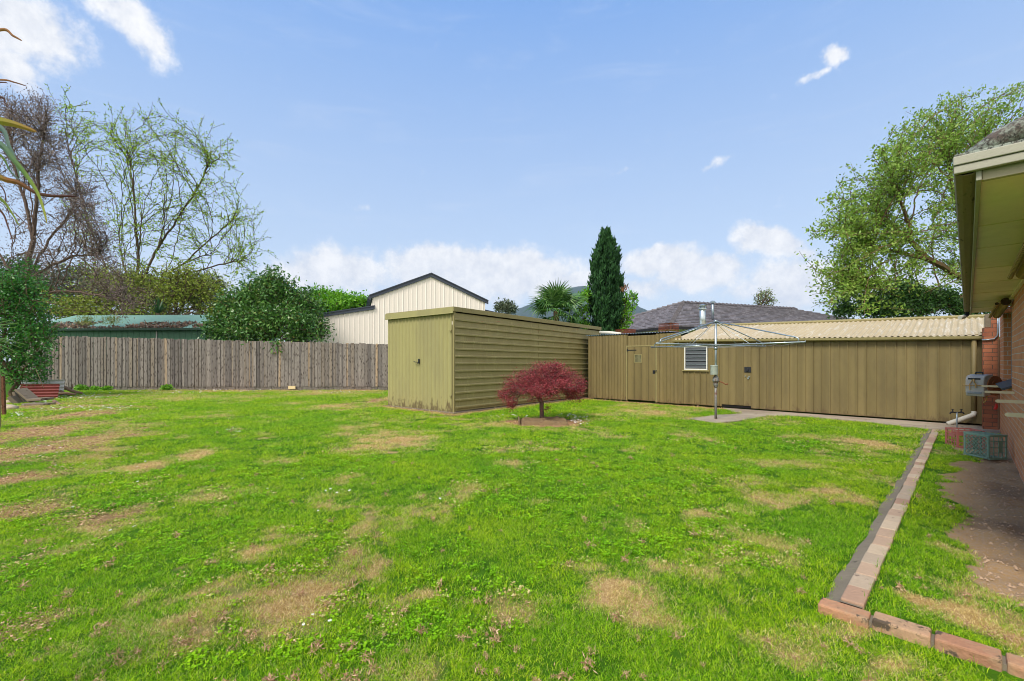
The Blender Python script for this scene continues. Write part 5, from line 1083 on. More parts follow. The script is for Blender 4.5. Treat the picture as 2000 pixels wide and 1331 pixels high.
# bare sprays tree at the left
m_lime = leafmat('new_leaf', [(0, (112, 146, 30)), (.5, (146, 182, 40)), (1, (184, 206, 66))], .45, .5)
m_bb = bark('grey_bark', (84, 72, 58), (108, 92, 72))
Yb = 36.
hull = [(105, 205), (140, 213), (190, 240), (214, 250), (242, 236), (262, 212), (288, 216), (302, 218), (322, 232), (342, 241), (366, 256), (396, 266), (436, 276), (456, 300), (462, 332), (488, 402), (510, 420), (470, 440), (495, 452), (505, 500), (498, 545), (480, 575), (452, 590), (430, 350), (445, 380), (400, 320), (170, 290), (150, 340), (130, 400), (140, 460), (160, 520), (120, 560), (470, 520), (440, 540), (380, 600), (350, 270), (280, 260), (230, 290), (410, 300), (200, 560), (330, 560), (400, 560), (300, 500), (220, 470), (350, 480), (180, 540), (420, 560), (250, 500)]
LB = [[(262, 588), (250, 545), (238, 500), (232, 450)], [(264, 585), (282, 540), (305, 490), (322, 440)], [(266, 590), (310, 548), (360, 515), (410, 496)], [(260, 592), (225, 555), (190, 520), (165, 480)], [(262, 588), (268, 530), (272, 480), (275, 420)], [(260, 590), (215, 540), (175, 440), (150, 350), (130, 270)], [(300, 495), (345, 430), (385, 370), (410, 320)], [(272, 480), (262, 400), (255, 320)], [(268, 592), (330, 550), (420, 520), (470, 510)], [(360, 515), (420, 460), (455, 430)], [(268, 592), (330, 575), (390, 565)]]
stem = [g3(262, Yb), g3(262, Yb, 3.), P(262, 610, Yb), P(262, 588, Yb)]
GRb = grow([tuple(q) for q in stem], LB, Yb, 150, hull, 5., .5, 2.2, .45, .2, .02, 4, 3., .05, .3)
tree('budding_tree', 'wide nearly bare tree with arching twigs and new lime leaves beyond the green shed', 'tree', g3(262, Yb), None, Yb, 0, 4, .16, m_lime, m_bb, .12, .6, .2, .010, .2, .5, (0, 0, 0), .03, lpb=.9, power=.55, GR=GRb)
# brown leaved tree far left
m_brl = leafmat('dry_brown_leaf', [(0, (92, 76, 74)), (.5, (126, 108, 102)), (.9, (156, 140, 124)), (1, (120, 130, 60))], .25, .7)
Yq = 24.5
hull = [(-40, 200), (10, 190), (40, 182), (70, 190), (92, 192), (88, 215), (118, 232), (140, 270), (135, 290), (165, 330), (180, 370), (190, 410), (210, 440), (215, 500), (240, 540), (290, 590), (260, 600), (200, 600), (-100, 260), (-150, 340), (-160, 440), (60, 300), (100, 330), (30, 260), (130, 480), (160, 560), (230, 570), (-20, 300)]
stem = [g3(38, Yq), g3(42, Yq, 3.), P(48, 585, Yq), P(56, 540, Yq), P(66, 470, Yq)]
LD = [[(60, 510), (95, 470), (130, 430), (150, 390)], [(66, 470), (72, 400), (76, 330), (85, 270)], [(50, 570), (20, 530), (-10, 480), (-40, 420)], [(66, 470), (50, 400), (30, 330), (20, 260)], [(52, 560), (100, 520), (150, 500), (190, 500)], [(48, 585), (110, 570), (180, 575), (240, 590)]]
GRd = grow([tuple(q) for q in stem], LD, Yq, 190, hull, 2.5, .36, 1.3, .34, .15, 0, 5, 2.6, .04, .4)
tree('dry_tree', 'tall tree with purplish brown dry foliage at the far left', 'tree', g3(38, Yq), None, Yq, 0, 10, .12, m_brl, bark('purple_bark', (92, 76, 68), (116, 98, 86)), .2, .6, .17, .007, .38, .3, (.3, 0, -.5), .03, lpb=.8, GR=GRd)
# denser yellow green tree behind, grey-green gum behind the glossy tree
Ye = 34.
tree('bushy_tree', 'dense yellow green tree filling the gap above the green shed roof', 'tree', g3(330, Ye), [(320, 580, 90, 36), (250, 560, 70, 50), (390, 570, 55, 40), (200, 590, 60, 30), (430, 600, 30, 24), (140, 600, 50, 24), (350, 540, 50, 30), (60, 590, 60, 30), (300, 612, 110, 14), (150, 612, 90, 14), (420, 618, 40, 14)], Ye, 2300, 9, .2, leafmat('dull_new_leaf', [(0, (96, 104, 50)), (.5, (136, 152, 56)), (1, (176, 190, 78))], .35), m_bb, .5, .5, .2, .02, .5, .45, (0, 0, -.2), .1, shell=.2, lpb=.5)
m_gum = leafmat('gum_leaf', [(0, (62, 74, 56)), (.6, (92, 104, 78)), (1, (124, 134, 104))], .2, .6)
tree('gum_tree', 'grey green gum tree showing between the budding tree and the glossy tree', 'tree', g3(405, 44), [(405, 555, 26, 18), (395, 585, 34, 20), (430, 575, 16, 12), (380, 560, 22, 24), (160, 560, 120, 40), (40, 560, 60, 60), (280, 570, 70, 36)], 44, 1100, 14, .34, m_gum, m_bb, .5, .4, .25, .02, .6, .4, (0, 0, -.4), .1, shell=0.)
# glossy tree leaning over the fence
m_gls = leafmat('glossy_leaf', [(0, (40, 78, 28)), (.4, (66, 112, 44)), (.75, (98, 142, 60)), (.93, (136, 150, 76)), (1, (164, 108, 70))], .2, .38, .5)
Yg = 25.2
pads = [(530, 560, 34, 26), (525, 580, 62, 34), (470, 600, 50, 36), (575, 600, 56, 38), (440, 632, 38, 28), (500, 630, 60, 38, -.8), (560, 632, 60, 34, -1.), (610, 640, 34, 26), (520, 610, 90, 45, .5), (480, 655, 60, 16, -.6), (590, 660, 40, 12, -1), (540, 672, 10, 8, -2.3, .6), (485, 664, 12, 5, -2.2, .5), (595, 667, 8, 4, -2.3, .4), (420, 650, 22, 16)]
tree('glossy_tree', 'rounded dark glossy evergreen tree overhanging the paling fence', 'tree', g3(520, Yg+.3), pads, Yg, 2100, 17, .18, m_gls, m_bb, .5, .55, .15, .012, .38, .42, (0, -.3, -.2), .1, lpb=.4, T=np.concatenate([padpts(pads, Yg, 1800, .55, .5), rays([(530, 590), (480, 620), (570, 620), (520, 640)], Yg, 14, [(530, 520), (536, 526), (500, 540), (470, 556), (455, 568), (425, 600), (402, 632), (604, 568), (640, 605), (650, 650), (575, 545), (408, 662), (595, 673), (440, 585), (622, 585)], 1., .35, .8, .3, .2, 0, .3, 14)]))
m_brt = leafmat('bright_leaf', [(0, (74, 128, 20)), (.5, (106, 166, 30)), (1, (146, 196, 60))], .4, .5)
tree('lime_tree', 'bright lime green tree between the glossy tree and the cream gable', 'tree', g3(660, 38), [(625, 585, 24, 16), (655, 588, 30, 16), (700, 592, 28, 12), (600, 600, 30, 16), (730, 596, 20, 10), (650, 600, 60, 16)], 38, 700, 18, .26, m_brt, m_bb, .5, .8, .2, .02, .5, .5, (0, 0, .1), .1, shell=.3)
# left hedge bush
m_bush = leafmat('hedge_leaf', [(0, (26, 76, 20)), (.45, (48, 110, 30)), (.85, (80, 142, 46)), (1, (126, 160, 74))], .25, .4, .5)
Yh = 17.8
pads = [(20, 570, 55, 34), (45, 600, 50, 42), (10, 640, 60, 50), (75, 640, 34, 30), (55, 680, 42, 32), (15, 700, 40, 40), (60, 715, 36, 24), (88, 665, 22, 14), (40, 560, 34, 20), (-40, 620, 80, 100), (70, 735, 26, 12), (30, 735, 30, 18)]
TT = padpts(pads, Yh, 1500, .7, .4)
tree('hedge_bush', 'tall dark green leafy bush on the left boundary above the red sheet', 'shrub', g3(25, Yh), pads, Yh, 2000, 12, .10, m_bush, m_bb, .5, .7, .09, .006, .26, .5, (.1, -.2, -.1), .1, lpb=.5, T=np.concatenate([TT[TT[:, 2] > .45], rays([(40, 640), (30, 600), (60, 690), (20, 560)], Yh, 14, [(96, 562), (112, 592), (62, 524), (28, 520), (120, 640), (108, 690), (-5, 530), (96, 722), (84, 540), (118, 615), (100, 660), (90, 745), (48, 520)], 1.2, .3, .7, .25, .2, 0, .2, 12)]))
# saplings by the cypress
tree('sapling', 'slender pale green sapling just right of the cypress', 'sapling', g3(1212, 23.5), [(1230, 590, 14, 22), (1222, 620, 14, 20), (1240, 578, 6, 8), (1214, 640, 10, 8)], 23.5, 150, 7, .13, m_brt, m_bb, .6, .6, .03, .006, .12, .5, (0, 0, .2), .1, shell=0., group='pale saplings beside the cypress')
tree('sapling', 'slender pale green sapling between the palm and the cypress', 'sapling', g3(1140, 23.5), [(1140, 590, 12, 26), (1134, 615, 12, 20), (1146, 570, 6, 10), (1140, 640, 14, 12)], 23.5, 170, 8, .13, m_brt, m_bb, .6, .6, .03, .006, .12, .5, (0, 0, .2), .1, shell=0., group='pale saplings beside the cypress')
tree('distant_gum', 'small far gum tree right of the cream shed against the cloud', 'tree', g3(990, 60), [(985, 596, 14, 6), (1000, 600, 7, 5), (975, 603, 8, 4), (992, 606, 12, 6)], 60, 120, 16, .34, m_gum, m_bb, .4, .6, .12, .03, .5, .4, (0, 0, -.2), .1, shell=0.)
tree('distant_tree', 'small sparse tree above the tiled roof ridge', 'tree', g3(1493, 46), [(1493, 582, 20, 14), (1485, 592, 16, 10), (1505, 590, 12, 12), (1495, 572, 14, 8)], 46, 170, 4, .17, leafmat('olive_leaf', [(0, (96, 116, 70)), (1, (150, 166, 110))], .3), m_bb, .7, .6, .1, .022, .3, .5, (0, 0, 0), .1, shell=0.)
# dark shrubs under the right tree with yellow blossom, low rooftop level foliage
m_dk = leafmat('dark_shrub_leaf', [(0, (24, 52, 18)), (.5, (46, 84, 30)), (.97, (84, 118, 44)), (.985, (214, 190, 40)), (1, (226, 204, 50))], .25, .5)
tree('dark_shrub', 'dark green shrub with a few yellow flowers below the big spring tree', 'shrub', g3(1790, 17.6), [(1705, 597, 30, 19), (1760, 582, 34, 28), (1840, 588, 34, 26), (1650, 606, 26, 11), (1890, 600, 40, 20), (1740, 606, 80, 12), (1800, 602, 30, 14), (1790, 575, 16, 14)], 17.6, 1100, 16, .11, m_dk, m_bb, .5, .3, .1, .008, .26, .5, (0, 0, -.1), .1, shell=.2)
# cypress
Yc = 24.; cb_ = g3(1184, Yc, 0); cy = empty('cypress', cb_, 0, 'tall narrow dark green cypress behind the lean-to', 'cypress tree')
H_ = P(1185, 441, Yc).z; n = 9500
def prof_c(h): return np.interp(h, [0, .12, .25, .45, .62, .78, .90, 1.0], [.7, .92, 1.04, 1.08, 1.0, .84, .58, .14])
nb_ = 520; hb = RNG.random(nb_)**.85; ab = RNG.random(nb_)*2*PI; rb = prof_c(hb)*(.5+.62*RNG.random(nb_)**1.2)
out, rn_ = [], []
for i in range(nb_):
    k = 70; u = RNG.random(k); ln = (.45+.95*RNG.random()**2)*(1.15-.5*hb[i]); r0 = rb[i]; z0 = .5+hb[i]*(H_-1.2)
    ax = np.array([math.cos(ab[i]), math.sin(ab[i])]); rad = r0*.55+u*r0*.42; zz = z0-.3+u*ln
    wdt = .13*(1-u*.75); off = RNG.normal(size=(k, 3))*wdt[:, None]
    q = np.stack([ax[0]*rad, ax[1]*rad, zz], 1)+off; out.append(q); rn_.append(np.clip(.25*RNG.random()+.35*u+.4*RNG.random(k), 0, 1)*(0.86))
q = np.concatenate(out); rn_ = np.concatenate(rn_)
m_cyp = leafmat('cypress_spray', [(0, (22, 46, 24)), (.4, (38, 74, 38)), (.8, (62, 104, 52)), (.93, (90, 128, 66)), (.97, (140, 100, 66)), (1, (150, 104, 70))], .12, .7, .2)
sel = (np.hypot(q[:, 0]-.85, q[:, 1]+.3) < .3) & (np.abs(q[:, 2]-P(1215, 570, Yc).z) < .16); rn_[sel] = .97
npmesh('crown', leaf_verts(q, .24, .28, (0, 0, 1.6), spread=.55), 4, m_cyp, cy, {'rnd': np.repeat(rn_, 4)})
mb = MB(); mb.tube([(0, 0, -.1), (-.05, 0, 3), (0, 0, H_*.8)], [.2, .16, .04], 8); mb.build('trunk', bark('cypress_bark', (104, 80, 74), (124, 98, 88)), cy, smooth=True)
# fan palm
Yp = 23.; pb = g3(1086, Yp, 0); pm = empty('fan_palm', pb, 0, 'bushy green fan palm rising behind the big olive shed', 'palm'); pc = P(1086, 608, Yp); pz = pc.z
mb = MB(); mb.tube([(0, 0, -.1), (.05, 0, 1.5), (0, 0, pz)], [.16, .14, .14], 10); mb.build('trunk', bark('palm_fibre', (92, 72, 54), (120, 96, 70)), pm)
m_fan = leafmat('palm_leaf', [(0, (44, 82, 28)), (.5, (74, 118, 46)), (1, (118, 152, 78))], .25, .45, .5)
def frond(rng):
    nb2 = 24; V = []; L = .62+.1*rng.random()
    for j in range(nb2):
        th = math.radians(-125+250*j/(nb2-1)); ln = L*(1-.25*abs(th)/2.2)*(.92+.16*rng.random()); d = np.array([math.cos(th), math.sin(th), .12]); s = np.array([-math.sin(th), math.cos(th), .3])*.024
        p0 = d*.05; p1 = d*ln*.6; p2 = d*ln+np.array([0, 0, -.10-.22*rng.random()])
        V += [p0-s*.5, p0+s*.5, p1+s, p1-s, p1-s, p1+s, p2+s*.1, p2-s*.1]
    V += [np.array(q) for q in ((-.7, -.012, .06), (-.7, .012, .06), (0, .012, 0), (0, -.012, 0))]
    return np.array(V)
fm = []
for k in range(3):
    V = frond(RNG); rn2 = np.repeat(RNG.random(len(V)//4), 4); o_ = npmesh('frond', V+np.array([.7, 0, 0]), 4, m_fan, pm, {'rnd': rn2}); fm.append(o_)
for i in range(46):
    if i < 3: fo = fm[i]
    else: fo = fm[i % 3].copy(); COL.objects.link(fo); fo.parent = pm
    az_ = i*2.399; el_2 = math.radians(random.choice((78, 62, 50, 38, 25, 12, 0, -15, -30))); s = random.uniform(1.05, 1.35)
    fo.location = (0, 0, pz-.1); fo.rotation_euler = (random.uniform(-.5, .5), -el_2, az_); fo.scale = (s, s, s)
# spiky plant behind the green shed
def rosette(name, label, cat, base, n, L, wd, mat, zc, droop=.3, elr=(0, 85)):
    r = empty(name, base, 0, label, cat); V = []; rn2 = []
    for i in range(n):
        a = RNG.random()*2*PI; e_2 = math.radians(elr[0]+(elr[1]-elr[0])*RNG.random()); l = L*(.75+.35*RNG.random()); c_ = RNG.random()
        prev = None; s = np.array([-math.sin(a), math.cos(a), 0])
        for j in range(5):
            u = j/4; rr2 = l*u*math.cos(e_2); z = zc+l*u*math.sin(e_2)-droop*l*u*u*(1-math.sin(e_2)*.7); p = np.array([rr2*math.cos(a), rr2*math.sin(a), z]); w2 = wd*(.6+.8*u)*(1-u)**.6 if j < 4 else .0005
            if prev is not None: V += [prev[0]-s*prev[1], prev[0]+s*prev[1], p+s*w2, p-s*w2]; rn2 += [c_]*4
            prev = (p, w2)
    npmesh('leaves', V, 4, mat, r, {'rnd': rn2}); mb = MB(); mb.tube([(0, 0, -.05), (0, 0, zc)], [.12, .08], 8); mb.build('trunk', m_log, r); return r
m_yuc = leafmat('yucca_leaf', [(0, (30, 66, 34)), (1, (70, 110, 58))], .15, .45)
rosette('yucca', 'dark spiky yucca behind the green shed roof', 'yucca', g3(308, 31.5, 0), 70, 1.3, .04, m_yuc, P(308, 612, 31.5).z)
m_rb2 = leafmat('roof_weed', [(0, (96, 116, 40)), (.6, (150, 160, 66)), (1, (188, 170, 110))], .3)
for (px, py, lab) in ((168, 632, 'tuft of weeds growing on the left of the green shed roof'), (218, 632, 'larger dry weed tuft on the middle of the green shed roof')):
    q = P(px, py+4, 27.0); w_e = empty('roof_weed', (q.x, q.y, q.z), 0, lab, 'weed', 'weeds on the green shed roof'); pp_ = np.stack([RNG.normal(size=260)*.25, RNG.normal(size=260)*.15, RNG.random(260)*.45], 1)
    npmesh('leaves', leaf_verts(pp_, .22, .12, (0, 0, 1.)), 4, m_rb2, w_e, {'rnd': np.repeat(RNG.random(260), 4)})
# weeds at the fence foot
for (px, sz, lab) in ((158, .30, 'leafy weed by the end of the dead branches at the fence'), (186, .22, 'small green weed second along the fence foot'), (209, .22, 'small green weed third along the fence foot'), (326, .30, 'bushy green weed at the fence foot near its middle')):
    q = g3(px, 22.2, 0); w_e = empty('fence_weed', q, 0, lab, 'weed', 'weeds along the fence foot'); k = int(500*sz/.3); pp_ = ell(k, (0, 0, sz*.45), (sz*1.1, sz*.7, sz*.6), .3)
    npmesh('leaves', leaf_verts(pp_, .09, .6), 4, m_brt, w_e, {'rnd': np.repeat(RNG.random(k), 4)})
# near strap-leaved plants on the left edge
def strap(V, rn2, pts_, wpx, Y, c0=.5, c1=.6, up=(0, -.35, 1)):
    pts_ = [np.array(P(a, b2, Y+dy)) for a, b2, dy in pts_]; Q = []
    for i in range(len(pts_)-1):                          # Catmull-Rom through the points
        p0, p1, p2, p3 = pts_[max(i-1, 0)], pts_[i], pts_[i+1], pts_[min(i+2, len(pts_)-1)]
        for k in range(6):
            u = k/6; Q.append(.5*((2*p1)+(-p0+p2)*u+(2*p0-5*p1+4*p2-p3)*u*u+(-p0+3*p1-3*p2+p3)*u**3))
    Q.append(pts_[-1]); n = len(Q); prev = None
    for i, p in enumerate(Q):
        d = unit(Q[min(i+1, n-1)]-Q[max(i-1, 0)]); s = unit(np.cross(d, np.array([.1, 1, .25]))); fold = np.array([0, .3, 0]); u = i/(n-1); w2 = .82*wpx*Y/F/2*min(1, .45+1.6*u)*max(0, (1-u))**.45+.0004
        L_e, C_, R_e = p-s*w2+fold*w2, p, p+s*w2+fold*w2
        if prev: 
            V += [prev[0], prev[1], C_, L_e, prev[1], prev[2], R_e, C_]; cv = c0+(c1-c0)*u; rn2 += [cv]*8
        prev = (L_e, C_, R_e)
m_cord = leafmat('cordyline_leaf', [(0, (70, 34, 34)), (.18, (112, 70, 44)), (.34, (158, 104, 48)), (.46, (150, 160, 46)), (.62, (92, 128, 50)), (.8, (96, 122, 112)), (1, (136, 158, 156))], .35, .4, .5)
Yn = 1.75; V, rn2 = [], []
B = (-170, 240)
LV = [([(0, 58, 0), (25, 70, 0), (43, 80, 0)], 9, .40, .30), ([(0, 156, 0), (28, 161, .0), (53, 169, 0)], 5, .62, .1), ([(0, 161, .05), (15, 163, .05)], 4, .1, .1), ([(-5, 235, 0), (30, 243, 0), (72, 258, 0)], 24, .50, .36), ([(0, 190, .1), (8, 200, .1), (16, 211, .1)], 6, .05, .05),
      ([(-2, 248, -.1), (16, 285, -.1), (28, 310, -.1), (38, 348, -.1)], 15, .85, .75), ([(-4, 280, -.15), (25, 312, -.15), (52, 345, -.15), (76, 385, -.15), (92, 438, -.15)], 17, .95, .42), ([(-4, 345, -.05), (35, 357, -.05), (80, 380, -.05), (150, 384, -.05)], 15, .66, .0), ([(-4, 385, 0), (15, 405, 0), (38, 442, 0)], 11, .62, .5), ([(-3, 408, .05), (14, 440, .05), (26, 478, .05)], 8, .15, .1),
      ([(-4, 300, .1), (20, 335, .1), (38, 352, .1)], 8, .1, .9), ([(0, 362, .12), (12, 400, .12), (20, 430, .12)], 5, .1, .05), ([(-4, 256, .2), (12, 262, .2), (24, 250, .2)], 4, .08, .1)]
for (pt, w2, c0, c1) in LV:
    x0, y0, d0_ = pt[0]; strap(V, rn2, [(B[0], B[1]+(y0-B[1])*.15, 0), (B[0]*.45, B[1]+(y0-B[1])*.72-18, d0_)]+pt, w2, Yn, c0, c1)
for i in range(26):
    a = RNG.random()*1.2+1.0; e_2 = RNG.random()*2*PI; r = 130+120*RNG.random(); dx = -abs(math.cos(e_2))*r; dz = math.sin(e_2)*r
    strap(V, rn2, [(B[0], B[1], 0), (B[0]+dx*.5, B[1]-dz*.5-20, (RNG.random()-.5)*.6), (B[0]+dx, B[1]-dz*.9+50, (RNG.random()-.5)*1.0)], 16, Yn, RNG.random(), .6)
bc = P(B[0], B[1], Yn); cr = empty('cordyline', (bc.x, bc.y, 0), 0, 'close cordyline whose long strap leaves hang in at the upper left edge', 'cordyline')
npmesh('leaves', np.array(V)-np.array([bc.x, bc.y, 0]), 4, m_cord, cr, {'rnd': rn2}); mb = MB(); mb.tube([(0, 0, -.05), (.03, 0, 1.2), (0, 0, bc.z+.02)], [.06, .05, .045], 10); mb.build('trunk', m_log, cr)
V, rn2 = [], []; Yy = 6.; B2 = (-60, 668)
for (tx, ty, w2) in ((37, 631, 5), (26, 625, 4), (12, 633, 4), (51, 674, 4), (37, 691, 4), (28, 697, 4), (20, 670, 4), (44, 681, 3), (8, 655, 4), (33, 640, 3), (15, 700, 3)):
    strap(V, rn2, [(B2[0], B2[1], 0), ((B2[0]+tx)/2, (B2[1]+ty)/2-10, 0), (tx, ty, 0)], w2, Yy, .8, .6)
for i in range(30):
    e_2 = RNG.random()*2*PI; r = 80; strap(V, rn2, [(B2[0], B2[1], 0), (B2[0]-abs(math.cos(e_2))*r*.5, B2[1]-math.sin(e_2)*r*.5-10, 0), (B2[0]-abs(math.cos(e_2))*r, B2[1]-math.sin(e_2)*r, (RNG.random()-.5))], 5, Yy, .8, .6)
bc = P(B2[0], B2[1], Yy); cr = empty('spiky_palm', (bc.x, bc.y, 0), 0, 'small grey green palm with narrow blades poking in at the left edge', 'palm')
npmesh('leaves', np.array(V)-np.array([bc.x, bc.y, 0]), 4, m_cord, cr, {'rnd': rn2}); mb = MB(); mb.tube([(0, 0, -.05), (0, 0, bc.z)], [.07, .06], 10); mb.build('trunk', m_log, cr)
# ================================================================ junk in the far left corner
def sheet(px0, px1, pyb, pyt, Y, mat, name, label, tilt, pitch):
    a, b2 = P(px0, pyb, Y), P(px1, pyb, Y+.1); hh = (pyb-pyt)*Y/F; L = (b2-a).length; r = empty(name, (a.x, a.y, 0), math.atan2(b2.y-a.y, b2.x-a.x), label, 'roofing sheet'); rows = []
    for i in range(60): z = hh*i/59; rows.append([(0, tilt*z+.014*math.sin(2*PI*z/pitch), z+max(0, a.z)), (L, tilt*z+.014*math.sin(2*PI*z/pitch), z+max(0, a.z)+.01)])
    mb = MB(); mb.strip(rows); mb.build('sheet', mat, r, solid=.004)
sheet(36, 113, 780, 752, 17.5, m_redsheet, 'red_sheet', 'rusty red corrugated sheet propped upright under the bush', .15, .115)
sheet(28, 124, 768, 742.5, 18.4, m_whsheet, 'white_sheet', 'white corrugated sheet with red edge leaning behind the red one', .1, .14)
def slab(px, py, Y, l, w2, h, rx, ry, rz, lab, mat=m_slab):
    q = P(px, py, Y); o_ = MB().box(-l/2, l/2, -w2/2, w2/2, -h/2, h/2).build('stone_slab', mat, bevel=.015); o_.location = q; o_.rotation_euler = (rx, ry, rz); tag(o_, lab, 'paving slab', 'broken slabs piled below the red sheet')
slab(54, 772, 15.6, .62, .4, .07, .1, .75, .1, 'broken slab propped highest and steepest on the pile'); slab(79, 780, 15.2, .56, .4, .08, .05, -.05, -.1, 'flat broken slab on top at the right of the pile')
slab(76, 790, 14.9, .66, .45, .08, .0, .02, .1, 'flat slab lying at the bottom right of the pile'); slab(52, 780, 15.9, .6, .4, .08, .1, 1.05, .2, 'slab standing on edge in the middle of the pile'); slab(42, 781, 15.8, .6, .42, .09, .1, 1.25, .3, 'dark slab standing on edge at the left of the pile'); slab(34, 786, 15.5, .5, .4, .12, 0, .9, .5, 'low slab leaning at the left foot of the pile')
def rock(px, py, Y, r, lab):
    q = P(px, py, Y); bm = bmesh.new(); bmesh.ops.create_icosphere(bm, subdivisions=3, radius=r)
    for v in bm.verts: v.co *= .8+.4*float(vn(v.co.x*9+px, v.co.y*9+v.co.z*7, 1, px)); v.co.z *= .7
    me = bpy.data.meshes.new('rock'); bm.to_mesh(me); bm.free(); o_ = link('rock', me, m_stone); o_.location = q; tag(o_, lab, 'stone', 'stones beside the slab pile')
rock(18, 789, 15.6, .18, 'pale stone upper one left of the slabs'); rock(22, 798, 13.7, .17, 'grey stone lower one left of the slabs'); rock(10, 796, 14.0, .13, 'small stone nearest the old timber stake')
def log(pts_, r, lab):
    q = [P(*p) for p in pts_]; o_ = MB(q[0]).tube(q, [r*(1-.5*i/(len(q)-1)) for i in range(len(q))], 7).build('dead_branch', m_log, smooth=True); o_.location = q[0]; tag(o_, lab, 'dead branch', 'dead wood beside the corrugated sheets')
log([(112, 757, 18.6), (128, 758, 18.8), (140, 764, 18.9), (160, 768, 18.8)], .09, 'thick dead branch reaching right from the white sheet'); log([(116, 770, 18.0), (132, 768, 18.1), (148, 771, 18.2)], .06, 'grey dead branch lying lowest by the red sheet')
log([(106, 784, 15.9), (114, 789, 15.2), (124, 792, 15.)], .06, 'short curved dead branch in front of the red sheet'); log([(136, 762, 19.), (142, 757, 19.), (140, 750, 19.)], .04, 'forked stub of dead branch pointing upward'); log([(118, 764, 18.4), (135, 772, 18.3), (150, 768, 18.5)], .045, 'thin dead branch crossing the others')
log([(85, 758, 17.2), (78, 740, 17.3), (70, 722, 17.3)], .012, 'thin bare stick standing above the red sheet')
mb = MB(); mb.box(-.06, .06, -.06, .06, -.1, 1.18); q = G(-9, 838); po = mb.build('concrete_post', m_post, bevel=.01); po.location = (q[0], q[1], 0); tag(po, 'mossy squared post cut by the left edge of the lawn', 'post')
mb = MB(); mb.box(-.035, .035, -.03, .03, -.1, 1.05); q = G(8, 812); po = mb.build('timber_stake', bark('red_brown_timber', (96, 64, 48), (120, 84, 62)), bevel=.005); po.location = (q[0], q[1], 0); po.rotation_euler = (0, -.03, .2); tag(po, 'dark reddish timber stake just behind the mossy post', 'stake')
# ================================================================ litter, clumps, daisies
def scatter(n, fn, ymax=22.8, ymin=1.8, pw=1.):
    y = 1/(1/ymax+(1/ymin-1/ymax)*RNG.random(n)**pw); x = (RNG.random(n)*2-1)*1.2*y; k = fn(x, y) > RNG.random(n); return x[k], y[k]
m_lit = leafmat('thatch_litter', [(0, (96, 70, 54)), (.3, (146, 112, 84)), (.7, (188, 152, 120)), (1, (216, 184, 150))], .1, .8, .1)
x, y = scatter(330000, lambda x, y: brown(x, y)*allowed(x, y)*.8, pw=1.)
q = np.stack([x, y, Z0(x, y)+.012+.03*RNG.random(len(x))], 1); sz = (.009+.0024*y)
V = leaf_verts(q, 1., .5, (0, 0, 0)).reshape(-1, 4, 3); c_ = V[:, :1]; V = c_+(V-c_)*sz[:, None, None]*np.array([1.3, 1.3, .5]); tag(npmesh('leaf_litter', V.reshape(-1, 3), 4, m_lit, None, {'rnd': np.repeat(RNG.random(len(x)), 4)}), kind='stuff'); print('litter', len(x))
def clumpmask(x, y): return .03+.5*np.clip(fbm(x, y, .8, 90, 2)-.5, 0, 1)*(x < .3*y)+.02*(x < 0)
x, y = scatter(16000, lambda x, y: clumpmask(x, y)*allowed(x, y), pw=.8); k = np.argsort(RNG.random(len(x)))[:330]; x, y = x[k], y[k]
big = .007+.014*RNG.random(len(x))**2.; A = np.repeat(np.stack([x, y, Z0(x, y)+.030], 1), 46, 0); R2 = np.repeat(big*(1+.04*y), 46)[:, None]
dirs = np.repeat(RNG.random(len(x))*PI, 46)[:, None]; g_ = RNG.normal(size=A.shape)*np.array([1, .55, .5]); gx_ = g_[:, :1]*np.cos(dirs)-g_[:, 1:2]*np.sin(dirs); gy_ = g_[:, :1]*np.sin(dirs)+g_[:, 1:2]*np.cos(dirs)
A = A+np.concatenate([gx_, gy_, g_[:, 2:]], 1)*R2; V = leaf_verts(A, 1., .2).reshape(-1, 4, 3); c_ = V[:, :1]; V = c_+(V-c_)*(R2*1.3)[:, :, None]
tag(npmesh('thatch_clumps', V.reshape(-1, 3), 4, m_lit, None, {'rnd': np.repeat(np.clip(.25+.75*RNG.random(len(A)), 0, 1), 4)}), kind='stuff')
dp = []
for (px, py, rx, ry, n) in ((160, 775, 60, 6, 130), (90, 785, 40, 8, 60), (215, 800, 45, 4, 50), (130, 800, 50, 5, 40), (35, 812, 12, 4, 30), (1130, 824, 20, 7, 46), (1110, 814, 12, 3, 12), (330, 768, 60, 3, 50), (460, 765, 60, 2.5, 40), (650, 768, 60, 2.5, 30), (460, 845, 20, 5, 12), (650, 965, 25, 5, 5), (200, 930, 120, 30, 8), (110, 880, 60, 30, 14), (250, 1040, 200, 120, 6), (520, 950, 200, 60, 3), (1000, 815, 30, 5, 14), (600, 1180, 200, 80, 3)):
    for i in range(n): dp.append(G(px+random.gauss(0, rx*.6), max(763, py+random.gauss(0, ry*.6))))
dp = np.array(dp); dp = dp[allowed(dp[:, 0], dp[:, 1])]; V, rn2 = [], []
for (x, y) in dp:
    r = .005+.0009*y+.003*random.random(); z = float(Z0(x, y))+.045; tl = np.array([random.uniform(-.3, .3), random.uniform(-.6, .1)])
    for k in range(6):
        a = 2*PI*k/6; pr3 = [(0, 0), (math.cos(a-.4)*r, math.sin(a-.4)*r), (math.cos(a)*r*1.15, math.sin(a)*r*1.15), (math.cos(a+.4)*r, math.sin(a+.4)*r)]
        V += [(x+u, y+v, z+u*tl[0]-v*tl[1]*.6) for u, v in pr3]; rn2 += [1.]*4
    V += [(x+u*r*.3, y+v*r*.3, z+.003) for u, v in ((-1, -1), (1, -1), (1, 1), (-1, 1))]; rn2 += [0.]*4
